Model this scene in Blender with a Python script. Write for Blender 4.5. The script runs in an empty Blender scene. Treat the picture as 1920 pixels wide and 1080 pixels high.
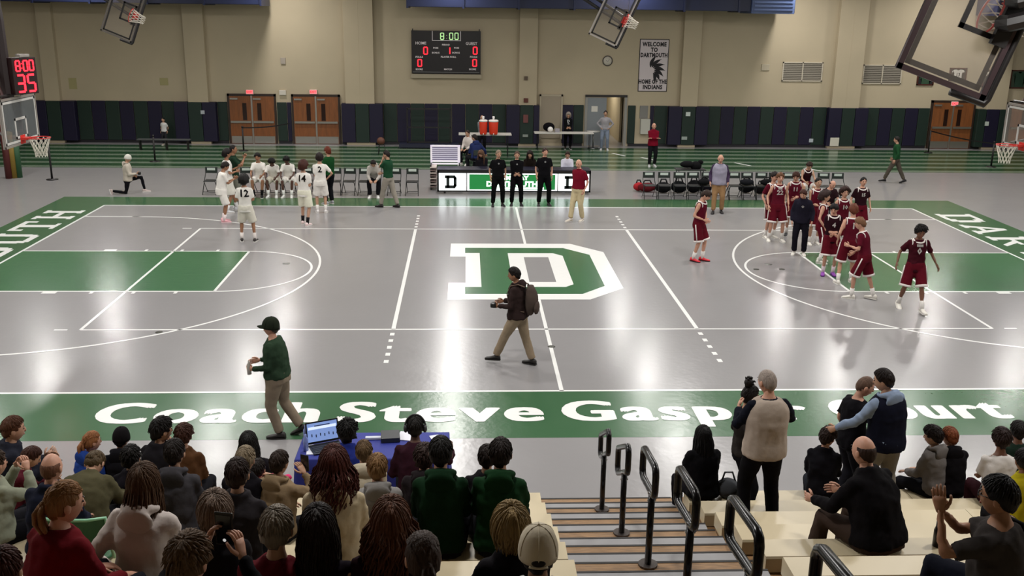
import bpy, bmesh, math, random
from mathutils import Vector, Matrix, noise
from mathutils.bvhtree import BVHTree
random.seed(7)
V = Vector
PI = math.pi
SC = bpy.context.scene
COL = SC.collection

# ---------------------------------------------------------------- camera
CAM = V((-1.5922, -22.9727, 6.1298))
YAW, PITCH, ROLL, FPX = 0.0489, 0.2784, 0.0139, 1856.17
_fw = V((math.sin(YAW)*math.cos(PITCH), math.cos(YAW)*math.cos(PITCH), -math.sin(PITCH)))
_r = V((math.cos(YAW), -math.sin(YAW), 0)); _u = _r.cross(_fw)
_r2 = _r*math.cos(ROLL) + _u*math.sin(ROLL); _u2 = -_r*math.sin(ROLL) + _u*math.cos(ROLL)
cd = bpy.data.cameras.new('camera'); cam = bpy.data.objects.new('camera', cd); COL.objects.link(cam)
cd.sensor_width = 36; cd.lens = FPX/1920*36; cd.clip_start = 0.05; cd.clip_end = 200
cam.matrix_world = Matrix(((_r2.x, _u2.x, -_fw.x, CAM.x), (_r2.y, _u2.y, -_fw.y, CAM.y), (_r2.z, _u2.z, -_fw.z, CAM.z), (0, 0, 0, 1)))
SC.camera = cam
def ray(x, y): return _fw + _r2*((x-960)/FPX) - _u2*((y-540)/FPX)
def at(x, y, z=0.0):
    d = ray(x, y); return CAM + d*((z-CAM.z)/d.z)
def aty(x, y, Y):
    d = ray(x, y); return CAM + d*((Y-CAM.y)/d.y)

# ---------------------------------------------------------------- world, lights, exposure
w = bpy.data.worlds.new('world'); SC.world = w; w.use_nodes = True
w.node_tree.nodes['Background'].inputs[0].default_value = (0.9, 0.93, 1, 1)
w.node_tree.nodes['Background'].inputs[1].default_value = 0.02
SC.view_settings.view_transform = 'Standard'; SC.view_settings.look = 'None'
SC.view_settings.exposure = 0.0; SC.view_settings.gamma = 1.0
SC.view_settings.use_curve_mapping = False
LAMP_Z = 7.6
LAMP_X = (-17.0, -9.6, -2.1, 5.3, 12.6, 19.6)
LAMP_Y = (19.2, 12.1, 6.6, 1.6, -3.8, -9.2, -14.4)
LAMP_W = 205.0
ld = bpy.data.lights.new('lamp_light', 'AREA'); ld.shape = 'DISK'; ld.size = 0.62
ld.energy = LAMP_W; ld.color = (1.0, 0.975, 0.935)

# ---------------------------------------------------------------- materials
def lin(h):
    if isinstance(h, tuple): c = [v/255 for v in h]
    else: c = [int(h[i:i+2], 16)/255 for i in (1, 3, 5)]
    return tuple((v/12.92 if v <= 0.04045 else ((v+0.055)/1.055)**2.4) for v in c) + (1,)
MATS = {}
def mat(h, rough=0.6, metal=0.0, bump=0.0, bscale=40.0, var=0.0, vscale=6.0, emit=0.0, coat=0.0, alpha=1.0, spec=None, stretch=None, trans=0.0, name=None):
    key = (h, rough, metal, bump, bscale, var, vscale, emit, coat, alpha, spec, stretch, trans)
    if key in MATS: return MATS[key]
    m = bpy.data.materials.new(name or 'surface'); m.use_nodes = True
    nt = m.node_tree; b = nt.nodes['Principled BSDF']; c = lin(h)
    b.inputs['Base Color'].default_value = c; b.inputs['Roughness'].default_value = rough
    b.inputs['Metallic'].default_value = metal
    if spec is not None: b.inputs['Specular IOR Level'].default_value = spec
    if coat: b.inputs['Coat Weight'].default_value = coat; b.inputs['Coat Roughness'].default_value = 0.08
    if emit: b.inputs['Emission Color'].default_value = c; b.inputs['Emission Strength'].default_value = emit
    if alpha < 1: b.inputs['Alpha'].default_value = alpha
    if trans: b.inputs['Transmission Weight'].default_value = trans; b.inputs['IOR'].default_value = 1.1
    src = None
    if bump or var:
        tc = nt.nodes.new('ShaderNodeTexCoord'); src = tc.outputs['Object']
        if stretch:
            mp = nt.nodes.new('ShaderNodeMapping'); mp.inputs['Scale'].default_value = stretch
            nt.links.new(src, mp.inputs[0]); src = mp.outputs[0]
    if var:
        n = nt.nodes.new('ShaderNodeTexNoise'); n.inputs['Scale'].default_value = vscale; n.inputs['Detail'].default_value = 4
        nt.links.new(src, n.inputs['Vector'])
        mx = nt.nodes.new('ShaderNodeMix'); mx.data_type = 'RGBA'
        mx.inputs[6].default_value = tuple(max(0, v*(1-var)) for v in c[:3]) + (1,)
        mx.inputs[7].default_value = tuple(min(1, v*(1+var)) for v in c[:3]) + (1,)
        rp = nt.nodes.new('ShaderNodeMapRange'); rp.inputs[1].default_value = 0.3; rp.inputs[2].default_value = 0.7
        nt.links.new(n.outputs[0], rp.inputs[0]); nt.links.new(rp.outputs[0], mx.inputs[0])
        nt.links.new(mx.outputs[2], b.inputs['Base Color'])
    if bump:
        n = nt.nodes.new('ShaderNodeTexNoise'); n.inputs['Scale'].default_value = bscale; n.inputs['Detail'].default_value = 3
        nt.links.new(src, n.inputs['Vector'])
        bp = nt.nodes.new('ShaderNodeBump'); bp.inputs['Strength'].default_value = bump; bp.inputs['Distance'].default_value = 0.02
        nt.links.new(n.outputs[0], bp.inputs['Height']); nt.links.new(bp.outputs[0], b.inputs['Normal'])
    MATS[key] = m; return m
def cloth(h): return mat(h, 0.9, bump=0.22, bscale=16, var=0.08, vscale=7, spec=0.08, name='fabric')
def skin(h): return mat(h, 0.5, var=0.07, vscale=20, spec=0.35, name='skin')
def hairm(h): return mat(h, 0.55, bump=0.6, bscale=60, var=0.2, vscale=30, stretch=(1, 1, 0.2), spec=0.2, name='hair')
def metal(h, r=0.35): return mat(h, r, 0.9, name='metal')
def paint(h, r=0.5): return mat(h, r, name='paint')

# ---------------------------------------------------------------- mesh helpers
class MB:
    """collects geometry for one mesh object"""
    def __init__(s): s.v = []; s.f = []; s.m = []; s.mi = 0; s.smooth = False; s.sm = []
    def add(s, vs, fs):
        o = len(s.v); s.v += [tuple(p) for p in vs]
        s.f += [tuple(i+o for i in f) for f in fs]; s.m += [s.mi]*len(fs); s.sm += [s.smooth]*len(fs); return s
    def box(s, c, d, rz=0.0, M=None):
        x, y, z = d[0]/2, d[1]/2, d[2]/2; R = Matrix.Rotation(rz, 3, 'Z')
        vs = [R @ V((i*x, j*y, k*z)) + V(c) for i in (-1, 1) for j in (-1, 1) for k in (-1, 1)]
        if M: vs = [M @ p for p in vs]
        return s.add(vs, [(0, 1, 3, 2), (4, 6, 7, 5), (0, 4, 5, 1), (2, 3, 7, 6), (0, 2, 6, 4), (1, 5, 7, 3)])
    def b2(s, x0, x1, y0, y1, z0, z1): return s.box(((x0+x1)/2, (y0+y1)/2, (z0+z1)/2), (abs(x1-x0), abs(y1-y0), abs(z1-z0)))
    def rings(s, rs, cap=True):
        n = len(rs[0]); vs = [p for r in rs for p in r]; fs = []
        for i in range(len(rs)-1):
            for j in range(n):
                a = i*n+j; b = i*n+(j+1) % n; fs.append((a, b, b+n, a+n))
        if cap:
            fs.append(tuple(range(n-1, -1, -1))); fs.append(tuple(range((len(rs)-1)*n, len(rs)*n)))
        return s.add(vs, fs)
    def tube(s, pts, rad, n=8, cap=True, flat=1.0, ref=None):
        pts = [V(p) for p in pts]
        if not isinstance(rad, (list, tuple)): rad = [rad]*len(pts)
        t0 = (pts[1]-pts[0]).normalized()
        a = V(ref) if ref else (V((0, 0, 1)) if abs(t0.z) < 0.9 else V((1, 0, 0)))
        rs = []
        for i, p in enumerate(pts):
            if i == 0: t = pts[1]-pts[0]
            elif i == len(pts)-1: t = pts[-1]-pts[-2]
            else: t = (pts[i+1]-pts[i]).normalized() + (pts[i]-pts[i-1]).normalized()
            t = t.normalized() if t.length > 1e-9 else t0
            x = a - t*a.dot(t)
            if x.length < 1e-6: x = t.orthogonal()
            x.normalize(); y = t.cross(x); a = x
            rs.append([p + (x*math.cos(q)*flat + y*math.sin(q))*rad[i] for q in (2*PI*j/n for j in range(n))])
        return s.rings(rs, cap)
    def ball(s, c, r, n=8, m=6, M=None):
        if not isinstance(r, (list, tuple)): r = (r, r, r)
        vs = [V((0, 0, 1))]; fs = []
        for i in range(1, m):
            t = PI*i/m
            for j in range(n): vs.append(V((math.sin(t)*math.cos(2*PI*j/n), math.sin(t)*math.sin(2*PI*j/n), math.cos(t))))
        vs.append(V((0, 0, -1)))
        for j in range(n):
            fs.append((0, 1+j, 1+(j+1) % n))
            for i in range(m-2):
                a = 1+i*n+j; b = 1+i*n+(j+1) % n; fs.append((a, a+n, b+n, b))
            a = 1+(m-2)*n+j; b = 1+(m-2)*n+(j+1) % n; fs.append((a, len(vs)-1, b))
        vs = [V((p.x*r[0], p.y*r[1], p.z*r[2])) for p in vs]
        if M: vs = [M @ p for p in vs]
        return s.add([p+V(c) for p in vs], fs)
    def cyl(s, p0, p1, r, n=12): return s.tube([p0, p1], r, n)
    def poly(s, pts, z0, z1):
        n = len(pts); vs = [(p[0], p[1], z0) for p in pts] + [(p[0], p[1], z1) for p in pts]
        fs = [tuple(range(n-1, -1, -1)), tuple(range(n, 2*n))] + [(i, (i+1) % n, (i+1) % n+n, i+n) for i in range(n)]
        return s.add(vs, fs)
    def tor(s, c, R, r, ax='Z', n=24, k=6, M=None):
        rs = []
        for i in range(n):
            q = 2*PI*i/n; rr = []
            for j in range(k):
                a = 2*PI*j/k; p = V(((R+r*math.cos(a))*math.cos(q), (R+r*math.cos(a))*math.sin(q), r*math.sin(a)))
                if ax == 'Y': p = V((p.x, p.z, p.y))
                if ax == 'X': p = V((p.z, p.x, p.y))
                if M: p = M @ p
                rr.append(p+V(c))
            rs.append(rr)
        rs.append(rs[0]); return s.rings(rs, False)
    def mesh(s, mats, name='mesh'):
        me = bpy.data.meshes.new(name); me.from_pydata(s.v, [], s.f)
        if not isinstance(mats, (list, tuple)): mats = [mats]
        for m in mats: me.materials.append(m)
        me.polygons.foreach_set('material_index', s.m); me.polygons.foreach_set('use_smooth', s.sm); me.update()
        return me
    def build(s, name, mats, parent=None, loc=None, rz=0.0, bevel=0.0):
        o = bpy.data.objects.new(name, s.mesh(mats, name)); COL.objects.link(o)
        if parent: o.parent = parent
        if loc is not None: o.location = loc
        if rz: o.rotation_euler.z = rz
        if bevel:
            b = o.modifiers.new('bevel', 'BEVEL'); b.width = bevel; b.segments = 2; b.limit_method = 'ANGLE'
        return o
def S():
    m = MB(); m.smooth = True; return m
def tag(o, label=None, cat=None, group=None, kind=None):
    if label: o['label'] = label
    if cat: o['category'] = cat
    if group: o['group'] = group
    if kind: o['kind'] = kind
    return o
def empty(name, loc, rz=0.0, label=None, cat=None, group=None):
    o = bpy.data.objects.new(name, None); COL.objects.link(o); o.location = loc; o.rotation_euler.z = rz
    o.empty_display_size = 0.1
    return tag(o, label, cat, group)
def copy_tree(o, parent=None):
    c = o.copy(); COL.objects.link(c); c.parent = parent
    if parent is None and 'label' in c: del c['label']
    for ch in [x for x in KIDS.get(o.name, [])]: copy_tree(ch, c)
    return c
KIDS = {}
def index_kids(root):
    for o in COL.objects:
        if o.parent: KIDS.setdefault(o.parent.name, [])
    KIDS.clear()
    for o in COL.objects:
        if o.parent: KIDS.setdefault(o.parent.name, []).append(o)
_fontcache = {}
def text_mesh(txt, size, bold=0.0, ex=0.002, sx=1.0, mats=None, align='CENTER', res=3, spacing=1.0):
    key = (txt, size, bold, ex, sx, align, res, spacing)
    if key in _fontcache: return _fontcache[key]
    c = bpy.data.curves.new('lettering', 'FONT'); c.body = txt; c.size = size; c.offset = bold; c.extrude = ex
    c.align_x = align; c.align_y = 'CENTER'; c.resolution_u = res; c.space_character = spacing
    o = bpy.data.objects.new('tmp', c); COL.objects.link(o)
    dg = bpy.context.evaluated_depsgraph_get(); me = bpy.data.meshes.new_from_object(o.evaluated_get(dg))
    bpy.data.objects.remove(o); bpy.data.curves.remove(c)
    for v in me.vertices: v.co.x *= sx
    me.name = 'lettering'; _fontcache[key] = me; return me
def text(name, txt, size, m, parent, M, **k):
    me = text_mesh(txt, size, **k).copy(); me.materials.clear(); me.materials.append(m)
    o = bpy.data.objects.new(name, me); COL.objects.link(o)
    if parent: o.parent = parent
    o.matrix_local = M; return o
def facecam(x, y, z):   # upright lettering that reads from the camera side (-Y)
    return Matrix.Translation((x, y, z)) @ Matrix.Rotation(PI/2, 4, 'X')
# ================================================================ THE HALL
WY = 22.02
def struct(o): o['kind'] = 'structure'; return o
# ceiling lamps (the light sources of the hall)
lamp_root = empty('ceiling_lamp', (LAMP_X[0], LAMP_Y[0], LAMP_Z))
m = S(); m.tube([(0, 0, 0.02), (0, 0, 0.06), (0, 0, 0.22), (0, 0, 0.34), (0, 0, 0.4)], [0.30, 0.31, 0.24, 0.10, 0.06], 20); m.build('reflector', metal('#b8b8b8', 0.4), lamp_root)
m = MB(); m.cyl((0, 0, 0.4), (0, 0, 1.6), 0.015, 8); m.build('hanging_rod', metal('#808080'), lamp_root)
LAMPS = []
for i, x in enumerate(LAMP_X):
    for j, y in enumerate(LAMP_Y):
        if i == 0 and j == 0: r = lamp_root
        else:
            r = lamp_root.copy(); COL.objects.link(r)
            for ch in [o for o in COL.objects if o.parent == lamp_root and o.type == 'MESH']:
                c = ch.copy(); COL.objects.link(c); c.parent = r
        r.location = (x, y, LAMP_Z)
        tag(r, 'round high bay lamp hanging from the hall ceiling above the frame', 'lamp', 'ceiling lamps over the court')
        lo = bpy.data.objects.new('lamp_light', ld); COL.objects.link(lo); lo.parent = r; lo.location = (0, 0, 0)

# floor
def floor_mat(h, rough, bump=0.10):
    m = bpy.data.materials.new('court_vinyl'); m.use_nodes = True; nt = m.node_tree; b = nt.nodes['Principled BSDF']
    tc = nt.nodes.new('ShaderNodeTexCoord'); n = nt.nodes.new('ShaderNodeTexNoise'); n.inputs['Scale'].default_value = 0.35; n.inputs['Detail'].default_value = 5
    nt.links.new(tc.outputs['Object'], n.inputs['Vector']); c = lin(h)
    mx = nt.nodes.new('ShaderNodeMix'); mx.data_type = 'RGBA'
    mx.inputs[6].default_value = tuple(v*0.93 for v in c[:3])+(1,); mx.inputs[7].default_value = tuple(min(1, v*1.06) for v in c[:3])+(1,)
    nt.links.new(n.outputs[0], mx.inputs[0]); nt.links.new(mx.outputs[2], b.inputs['Base Color'])
    n2 = nt.nodes.new('ShaderNodeTexNoise'); n2.inputs['Scale'].default_value = 2.2; n2.inputs['Detail'].default_value = 5
    nt.links.new(tc.outputs['Object'], n2.inputs['Vector'])
    mr = nt.nodes.new('ShaderNodeMapRange'); mr.inputs[3].default_value = rough*0.85; mr.inputs[4].default_value = rough*1.15
    nt.links.new(n2.outputs[0], mr.inputs[0]); nt.links.new(mr.outputs[0], b.inputs['Roughness'])
    n3 = nt.nodes.new('ShaderNodeTexNoise'); n3.inputs['Scale'].default_value = 9; n3.inputs['Detail'].default_value = 2
    nt.links.new(tc.outputs['Object'], n3.inputs['Vector'])
    bp = nt.nodes.new('ShaderNodeBump'); bp.inputs['Strength'].default_value = bump; bp.inputs['Distance'].default_value = 0.02
    nt.links.new(n3.outputs[0], bp.inputs['Height']); nt.links.new(bp.outputs[0], b.inputs['Normal'])
    return m
ROUGH = 0.225
GREY = floor_mat('#8b898a', ROUGH); GREEN = floor_mat('#3b5f41', ROUGH); WHITE = floor_mat('#e8e8e6', ROUGH)
TRACK = floor_mat('#28492d', ROUGH); TRACKL = floor_mat('#6f7f6c', ROUGH); GREEN2 = floor_mat('#3d6846', ROUGH)
FX0, FX1, FY0 = -26.0, 30.0, -24.5
m = MB(); m.b2(FX0, FX1, FY0, 32, -0.2, 0); FLOOR = struct(m.build('floor', GREY))
def fpart(name, m, mt): return m.build(name, mt, FLOOR)
# painted border
def bandx(x0, x1, y0, y1, z=0.0015, mt=GREEN, name='painted_band'):
    m = MB(); m.b2(x0, x1, y0, y1, 0.0001, z); return fpart(name, m, mt)
L_, W_ = 12.76, 7.74
bandx(-14.5, 14.6, W_, 9.12); bandx(-14.5, 14.6, -9.58, -W_)
bandx(-14.5, -L_, -W_, W_); bandx(L_, 14.6, -W_, W_)
bandx(-L_, -7.1, -1.8, 1.8, mt=GREEN2, name='painted_key'); bandx(7.1, L_, -1.8, 1.8, mt=GREEN2, name='painted_key')
# track lanes
bandx(FX0, FX1, 15.0, 21.3, 0.001, TRACK, 'painted_track')
for i in range(6):
    y = 15.06+i*1.04; bandx(FX0, FX1, y, y+0.42, 0.002, TRACKL, 'lane_stripe')
for px, py in ((1215, 298), (1392, 308), (1525, 318), (1160, 290)):
    p = at(px, py); m = MB(); m.box((p.x, p.y, 0.002), (0.12, 0.9, 0.003), 0.5); fpart('lane_tick', m, WHITE)
def line(p, q, w=0.055, name='painted_line', z=0.003):
    p, q = V((p[0], p[1], 0)), V((q[0], q[1], 0)); d = q-p; m = MB()
    m.box((p+q)/2+V((0, 0, z/2)), (d.length, w, z), math.atan2(d.y, d.x)); return fpart(name, m, WHITE)
def arc(c, r, a0, a1, w=0.055, n=40):
    m = MB(); o = []; i_ = []
    for k in range(n+1):
        a = math.radians(a0+(a1-a0)*k/n); ca, sa = math.cos(a), math.sin(a)
        o.append((c[0]+(r+w/2)*ca, c[1]+(r+w/2)*sa)); i_.append((c[0]+(r-w/2)*ca, c[1]+(r-w/2)*sa))
    for k in range(n): m.poly([i_[k], o[k], o[k+1], i_[k+1]] if a1 > a0 else [i_[k+1], o[k+1], o[k], i_[k]], 0.0002, 0.003)
    return fpart('painted_arc', m, WHITE)
for y in (W_, -W_): line((-L_, y), (L_, y), 0.06)
for x in (L_, -L_): line((x, -W_), (x, W_), 0.06)
line((0, W_), (0, 2.75), 0.07); line((0, -2.47), (0, -W_), 0.07)
for y in (4.5, -4.5): line((-9, y), (9, y), 0.05)
for x in (9, -9): line((x, -4.5), (x, 4.5), 0.06)
for x in (3, -3):
    line((x, -4.5), (x, 4.5), 0.08)
    for s in (1, -1):
        for k in range(5): line((x, s*(4.72+k*0.38)), (x, s*(4.87+k*0.38)), 0.085)
for sx in (1, -1):
    for sy in (1, -1):
        line((sx*9.25, sy*4.5), (sx*9.5, sy*4.5), 0.05)
        line((sx*L_, sy*1.83), (sx*7.1, sy*1.83), 0.06)
        for k, (a, wd) in enumerate(((2.15, 0.30), (3.05, 0.07), (3.95, 0.07), (4.85, 0.07))):
            x = sx*(L_-a); line((x-wd/2, sy*1.93), (x+wd/2, sy*1.93), 0.14)
    line((sx*7.1, -1.83), (sx*7.1, 1.83), 0.06)
    arc((sx*7.1, 0), 1.83, 90 if sx < 0 else 90, -90 if sx < 0 else 270)
    r3 = 6.05; bx = L_-1.6; a = 90
    if sx < 0: arc((-bx, 0), r3, 92, -92, n=70)
    else: arc((bx, 0), r3, 88, 272, n=70)
    for s in (1, -1): line((sx*L_, s*r3), (sx*bx, s*r3))
# centre D
def fpoly(name, pts, z, mt):
    bm = bmesh.new(); vs = [bm.verts.new((x, y, z)) for x, y in pts]; f = bm.faces.new(vs)
    bmesh.ops.recalc_face_normals(bm, faces=[f])
    if f.normal.z < 0: f.normal_flip()
    bmesh.ops.triangulate(bm, faces=[f]); me = bpy.data.meshes.new(name); bm.to_mesh(me); bm.free(); me.materials.append(mt)
    o = bpy.data.objects.new(name, me); COL.objects.link(o); o.parent = FLOOR; return o
fpoly('painted_letter', [(-1.98, 2.74), (1.2, 2.74), (1.98, 1.82), (1.98, -1.57), (1.12, -2.47), (-1.98, -2.47), (-1.98, -1.12), (-1.59, -1.12), (-1.59, 1.32), (-1.98, 1.32)], 0.004, WHITE)
fpoly('painted_letter', [(-1.6, 2.25), (0.97, 2.25), (1.58, 1.53), (1.58, -1.39), (1.0, -2.04), (-1.6, -2.04), (-1.6, -1.48), (-1.23, -1.48), (-1.23, 1.7), (-1.6, 1.7)], 0.005, GREEN2)
fpoly('painted_letter', [(-0.51, 1.68), (0.65, 1.68), (0.88, 1.41), (0.88, -1.26), (0.68, -1.48), (-0.51, -1.48)], 0.006, WHITE)
fpoly('painted_letter', [(-0.12, 1.26), (0.5, 1.26), (0.5, -1.07), (-0.12, -1.07)], 0.007, GREY)
# lettering on the near border
def letters(txt, x0, x1, y, h, sx, bold):
    me = text_mesh(txt, h, bold=bold, ex=0.0, sx=sx, align='LEFT', spacing=1.04)
    return me
words = [(w_, at(a_, 775).x, at(b_, 775).x) for w_, a_, b_ in (('Coach', 188, 594), ('Steve', 640, 1013), ('Gasper', 1060, 1512), ('Court', 1568, 1886))]
for wd, a, b in words:
    me = text_mesh(wd, 1.0, bold=0.0, ex=0.0, align='LEFT', res=5, spacing=1.16).copy()
    xs = [v.co.x for v in me.vertices]; x0, x1 = min(xs), max(xs); bb = [v.co.y for v in me.vertices]
    # cap height of a 1.0 font is about 0.7
    k = (b-a)/(x1-x0); base = {'Coach': 0, 'Steve': 0, 'Gasper': 0, 'Court': 0}[wd]
    cap = text_mesh('C', 1.0, bold=0.0, ex=0.0, align='LEFT', res=5, spacing=1.16); cy = [v.co.y for v in cap.vertices]
    off = 0.0
    yy = [v.co.y for v in me.vertices]; top = max(yy)
    for v in me.vertices:
        v.co.x = (v.co.x-x0)*k; v.co.y = (v.co.y-top)*0.86/0.78
    # thicken the strokes like the heavy extended face of the photograph
    bm = bmesh.new()
    for q_, (dx, dy) in enumerate(((0, 0), (.055, 0), (-.055, 0), (.03, 0), (-.03, 0), (.045, .018), (-.045, .018), (.045, -.018), (-.045, -.018), (0, .02), (0, -.02))):
        n0 = len(bm.verts); bm.from_mesh(me); bm.verts.ensure_lookup_table()
        for v_ in bm.verts[n0:]: v_.co.x += dx; v_.co.y += dy; v_.co.z += q_*.0003
    bm.to_mesh(me); bm.free()
    me.materials.clear(); me.materials.append(WHITE)
    o = bpy.data.objects.new('painted_lettering', me); COL.objects.link(o); o.parent = FLOOR; o.location = (a, -8.2, 0.004)
# slab-serif lettering on the end borders: strokes in a unit box
GL = {
 'H': [(0, 0, .34, .12), (.66, 0, 1, .12), (0, .88, .34, 1), (.66, .88, 1, 1), (.08, 0, .28, 1), (.72, 0, .92, 1), (.2, .43, .8, .57)],
 'T': [(.38, 0, .62, 1), (.22, 0, .78, .1), (0, .86, 1, 1), (0, .66, .14, 1), (.86, .66, 1, 1)],
 'U': [(.08, .2, .28, 1), (.72, .2, .92, 1), (0, .88, .36, 1), (.64, .88, 1, 1), (.2, 0, .8, .16), (.12, .06, .3, .3), (.7, .06, .88, .3)],
 'O': [(.02, .2, .24, .8), (.76, .2, .98, .8), (.2, 0, .8, .15), (.2, .85, .8, 1), (.08, .08, .3, .28), (.7, .08, .92, .28), (.08, .72, .3, .92), (.7, .72, .92, .92)],
 'D': [(.08, 0, .3, 1), (0, 0, .7, .14), (0, .86, .7, 1), (.76, .2, .98, .8), (.62, .04, .9, .26), (.62, .74, .9, .96)],
 'R': [(.08, 0, .3, 1), (0, 0, .4, .12), (0, .87, .72, 1), (.7, .56, .92, .92), (.2, .46, .78, .58)],
 'M': [(.06, 0, .24, 1), (.76, 0, .94, 1), (0, 0, .32, .12), (.68, 0, 1, .12), (0, .88, .2, 1), (.8, .88, 1, 1)],
 'A': [(0, 0, .36, .12), (.64, 0, 1, .12), (.3, .3, .72, .42)]}
DIAG = {'R': [((.5, .5), (.86, .02), .2)], 'A': [((.16, .04), (.5, 1), .2), ((.84, .04), (.5, 1), .2)], 'M': [((.2, .95), (.5, .35), .16), ((.8, .95), (.5, .35), .16)]}
def glyph(ch, w, h):
    m = MB(); z = 0.0
    for x0, y0, x1, y1 in GL[ch]: m.poly([(x0*w, y0*h), (x1*w, y0*h), (x1*w, y1*h), (x0*w, y1*h)], z, 0.0012+z); z += 0.00003
    for p, q, t in DIAG.get(ch, []):
        t *= w*0.5; m.poly([(p[0]*w-t, p[1]*h), (p[0]*w+t, p[1]*h), (q[0]*w+t*.8, q[1]*h), (q[0]*w-t*.8, q[1]*h)], z, 0.0012+z); z += 0.00003
    return m
for side in (-1, 1):
    for i, ch in enumerate('DARTMOUTH'):
        w = 1.25; gap = 1.57
        o = glyph(ch, w, 1.12).build('painted_letter', WHITE, FLOOR)
        if side < 0:   # reads away from the camera on the left
            o.rotation_euler.z = PI/2; o.location = (-13.02, -6.9+i*gap, 0.003)
        else:
            o.rotation_euler.z = -PI/2; o.location = (13.1, 6.9-i*gap, 0.003)
for sx in (1, -1):      # floor cover plates in the court
    for y in (0.6, ): 
        m = S(); m.cyl((0, 0, 0.0005), (0, 0, 0.004), 0.09, 16); m.build('floor_plate', metal('#8a8a86', 0.5), FLOOR, (sx*5.95, 0.6, 0)); 
for px, py in ((1034, 650), (298, 623), (1466, 505), (1418, 505)):
    p = at(px, py); m = S(); m.cyl((0, 0, 0.0005), (0, 0, 0.0045), 0.07, 14); m.build('floor_plate', metal('#55554f', 0.5), FLOOR, (p.x, p.y, 0))

# walls and ceiling
WALL = mat('#b8aa90', 0.8, bump=0.12, bscale=3, var=0.04, vscale=0.6, name='wall_paint')
def wallx(px, py): p = aty(px, py, WY); return p.x, p.z
TOPZ = 8.9
DOORWAY = (3.86, 5.62, 2.2)
m = MB(); m.b2(FX0, DOORWAY[0], WY, WY+0.3, 0, TOPZ); m.b2(DOORWAY[1], FX1, WY, WY+0.3, 0, TOPZ); m.b2(DOORWAY[0], DOORWAY[1], WY, WY+0.3, DOORWAY[2], TOPZ)
WB = struct(m.build('wall_back', WALL))
m = MB(); m.b2(FX0-0.3, FX0, FY0, WY+.3, 0, TOPZ); WL = struct(m.build('wall_left', WALL))
m = MB(); m.b2(FX1, FX1+0.3, FY0, WY+.3, 0, TOPZ); WR = struct(m.build('wall_right', WALL))
m = MB(); m.b2(FX0, FX1, FY0-0.3, FY0, 0, TOPZ); struct(m.build('wall_front', WALL))
m = MB(); m.b2(FX0-.3, FX1+.3, FY0-.3, WY+.3, TOPZ, TOPZ+0.2); struct(m.build('ceiling', mat('#8f8a80', 0.9, name='ceiling_paint')))
m = MB(); m.b2(FX0, FX1, FY0-0.0, -24.2, 0, 0.001)
# ledge seams of the upper wall (block courses)
# room behind the open doorway
RM = mat('#b5a88c', 0.85, name='wall_paint')
m = MB(); m.b2(3.0, 3.1, WY+.3, 28, 0, 3); m.b2(8.0, 8.1, WY+.3, 28, 0, 3); m.b2(3.0, 8.1, 28, 28.1, 0, 3); m.b2(3, 8.1, WY+.3, 28.1, 3, 3.1)
m.b2(5.6, 5.7, 23.4, 28, 0, 3)
struct(m.build('wall_corridor', RM))
m = MB(); m.b2(3.1, 5.6, 27.9, 28, 0, 0.5); struct(m.build('baseboard_corridor', mat('#33291f', 0.5)))
rl = bpy.data.lights.new('corridor_light', 'AREA'); rl.size = 1.2; rl.energy = 60; rl.color = (1, .93, .8)
ro = bpy.data.objects.new('corridor_light', rl); COL.objects.link(ro); ro.location = (4.5, 25.4, 2.9)
# pilasters
PIL = ((-19.95, -19.3), (-13.78, -12.9), (-6.9, -5.62), (0.78, 1.58), (8.05, 8.84), (14.98, 16.25), (22.2, 23.1))
for a, b in ((-19.95, -19.3), (-13.78, -12.9), (-6.9, -5.62), (0.78, 1.58), (8.05, 8.84), (14.98, 16.25), (22.2, 23.1)):
    m = MB(); m.b2(a, b, WY-0.28, WY, 0, TOPZ)
    if b-a > 1: m.b2((a+b)/2-.01, (a+b)/2+.01, WY-.285, WY-.27, 1.85, TOPZ)
    o = m.build('trim_pilaster', WALL, bevel=0.01); o.name = 'trim_1'; struct(o)
# wall pads: separate upright pads, each one a part of the back wall
NAVY = mat('#17122c', 0.5, bump=0.08, bscale=4, spec=0.35, name='vinyl_pad'); DGREEN = mat('#1c2c25', 0.5, bump=0.08, bscale=4, spec=0.35, name='vinyl_pad')
DARKP = mat('#0d0b18', 0.5, spec=0.3, name='vinyl_pad')
doors = [wallx(429, 182)[0], wallx(515, 182)[0]], [wallx(549, 182)[0], wallx(635, 182)[0]], [wallx(1747, 201)[0], wallx(1825, 201)[0]]
blocks = [(d[0]-.08, d[1]+.08) for d in doors] + [(1.72, 2.75), (DOORWAY[0]-.12, DOORWAY[1]+.12), (6.1, 6.75), (23.3, 25.4)]
x = FX0; k = 0
while x < FX1:
    x1 = x+0.61; blocked = any(not (x1 <= a+0.02 or x >= b-0.02) for a, b in blocks)
    segs = [(x, x1)]
    for a, b in blocks:
        ns = []
        for s0, s1 in segs:
            if s1 <= a or s0 >= b: ns.append((s0, s1)); continue
            if a-s0 > 0.08: ns.append((s0, a))
            if s1-b > 0.08: ns.append((b, s1))
        segs = ns
    for s0, s1 in segs:
        onp = any(s0 < b+.05 and s1 > a-.05 for a, b in ((-19.95, -19.3), (-13.78, -12.9), (-6.9, -5.62), (0.78, 1.58), (8.05, 8.84), (14.98, 16.25), (22.2, 23.1)))
        y0 = WY-0.37 if onp else WY-0.07
        m = MB(); m.b2(s0+.008, s1-.008, y0, WY-0.005, 0.12, 1.84); m.build('wall_pad', (NAVY if k % 2 else DGREEN), WB, bevel=0.02)
    x = x1; k += 1
m = MB()
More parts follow.
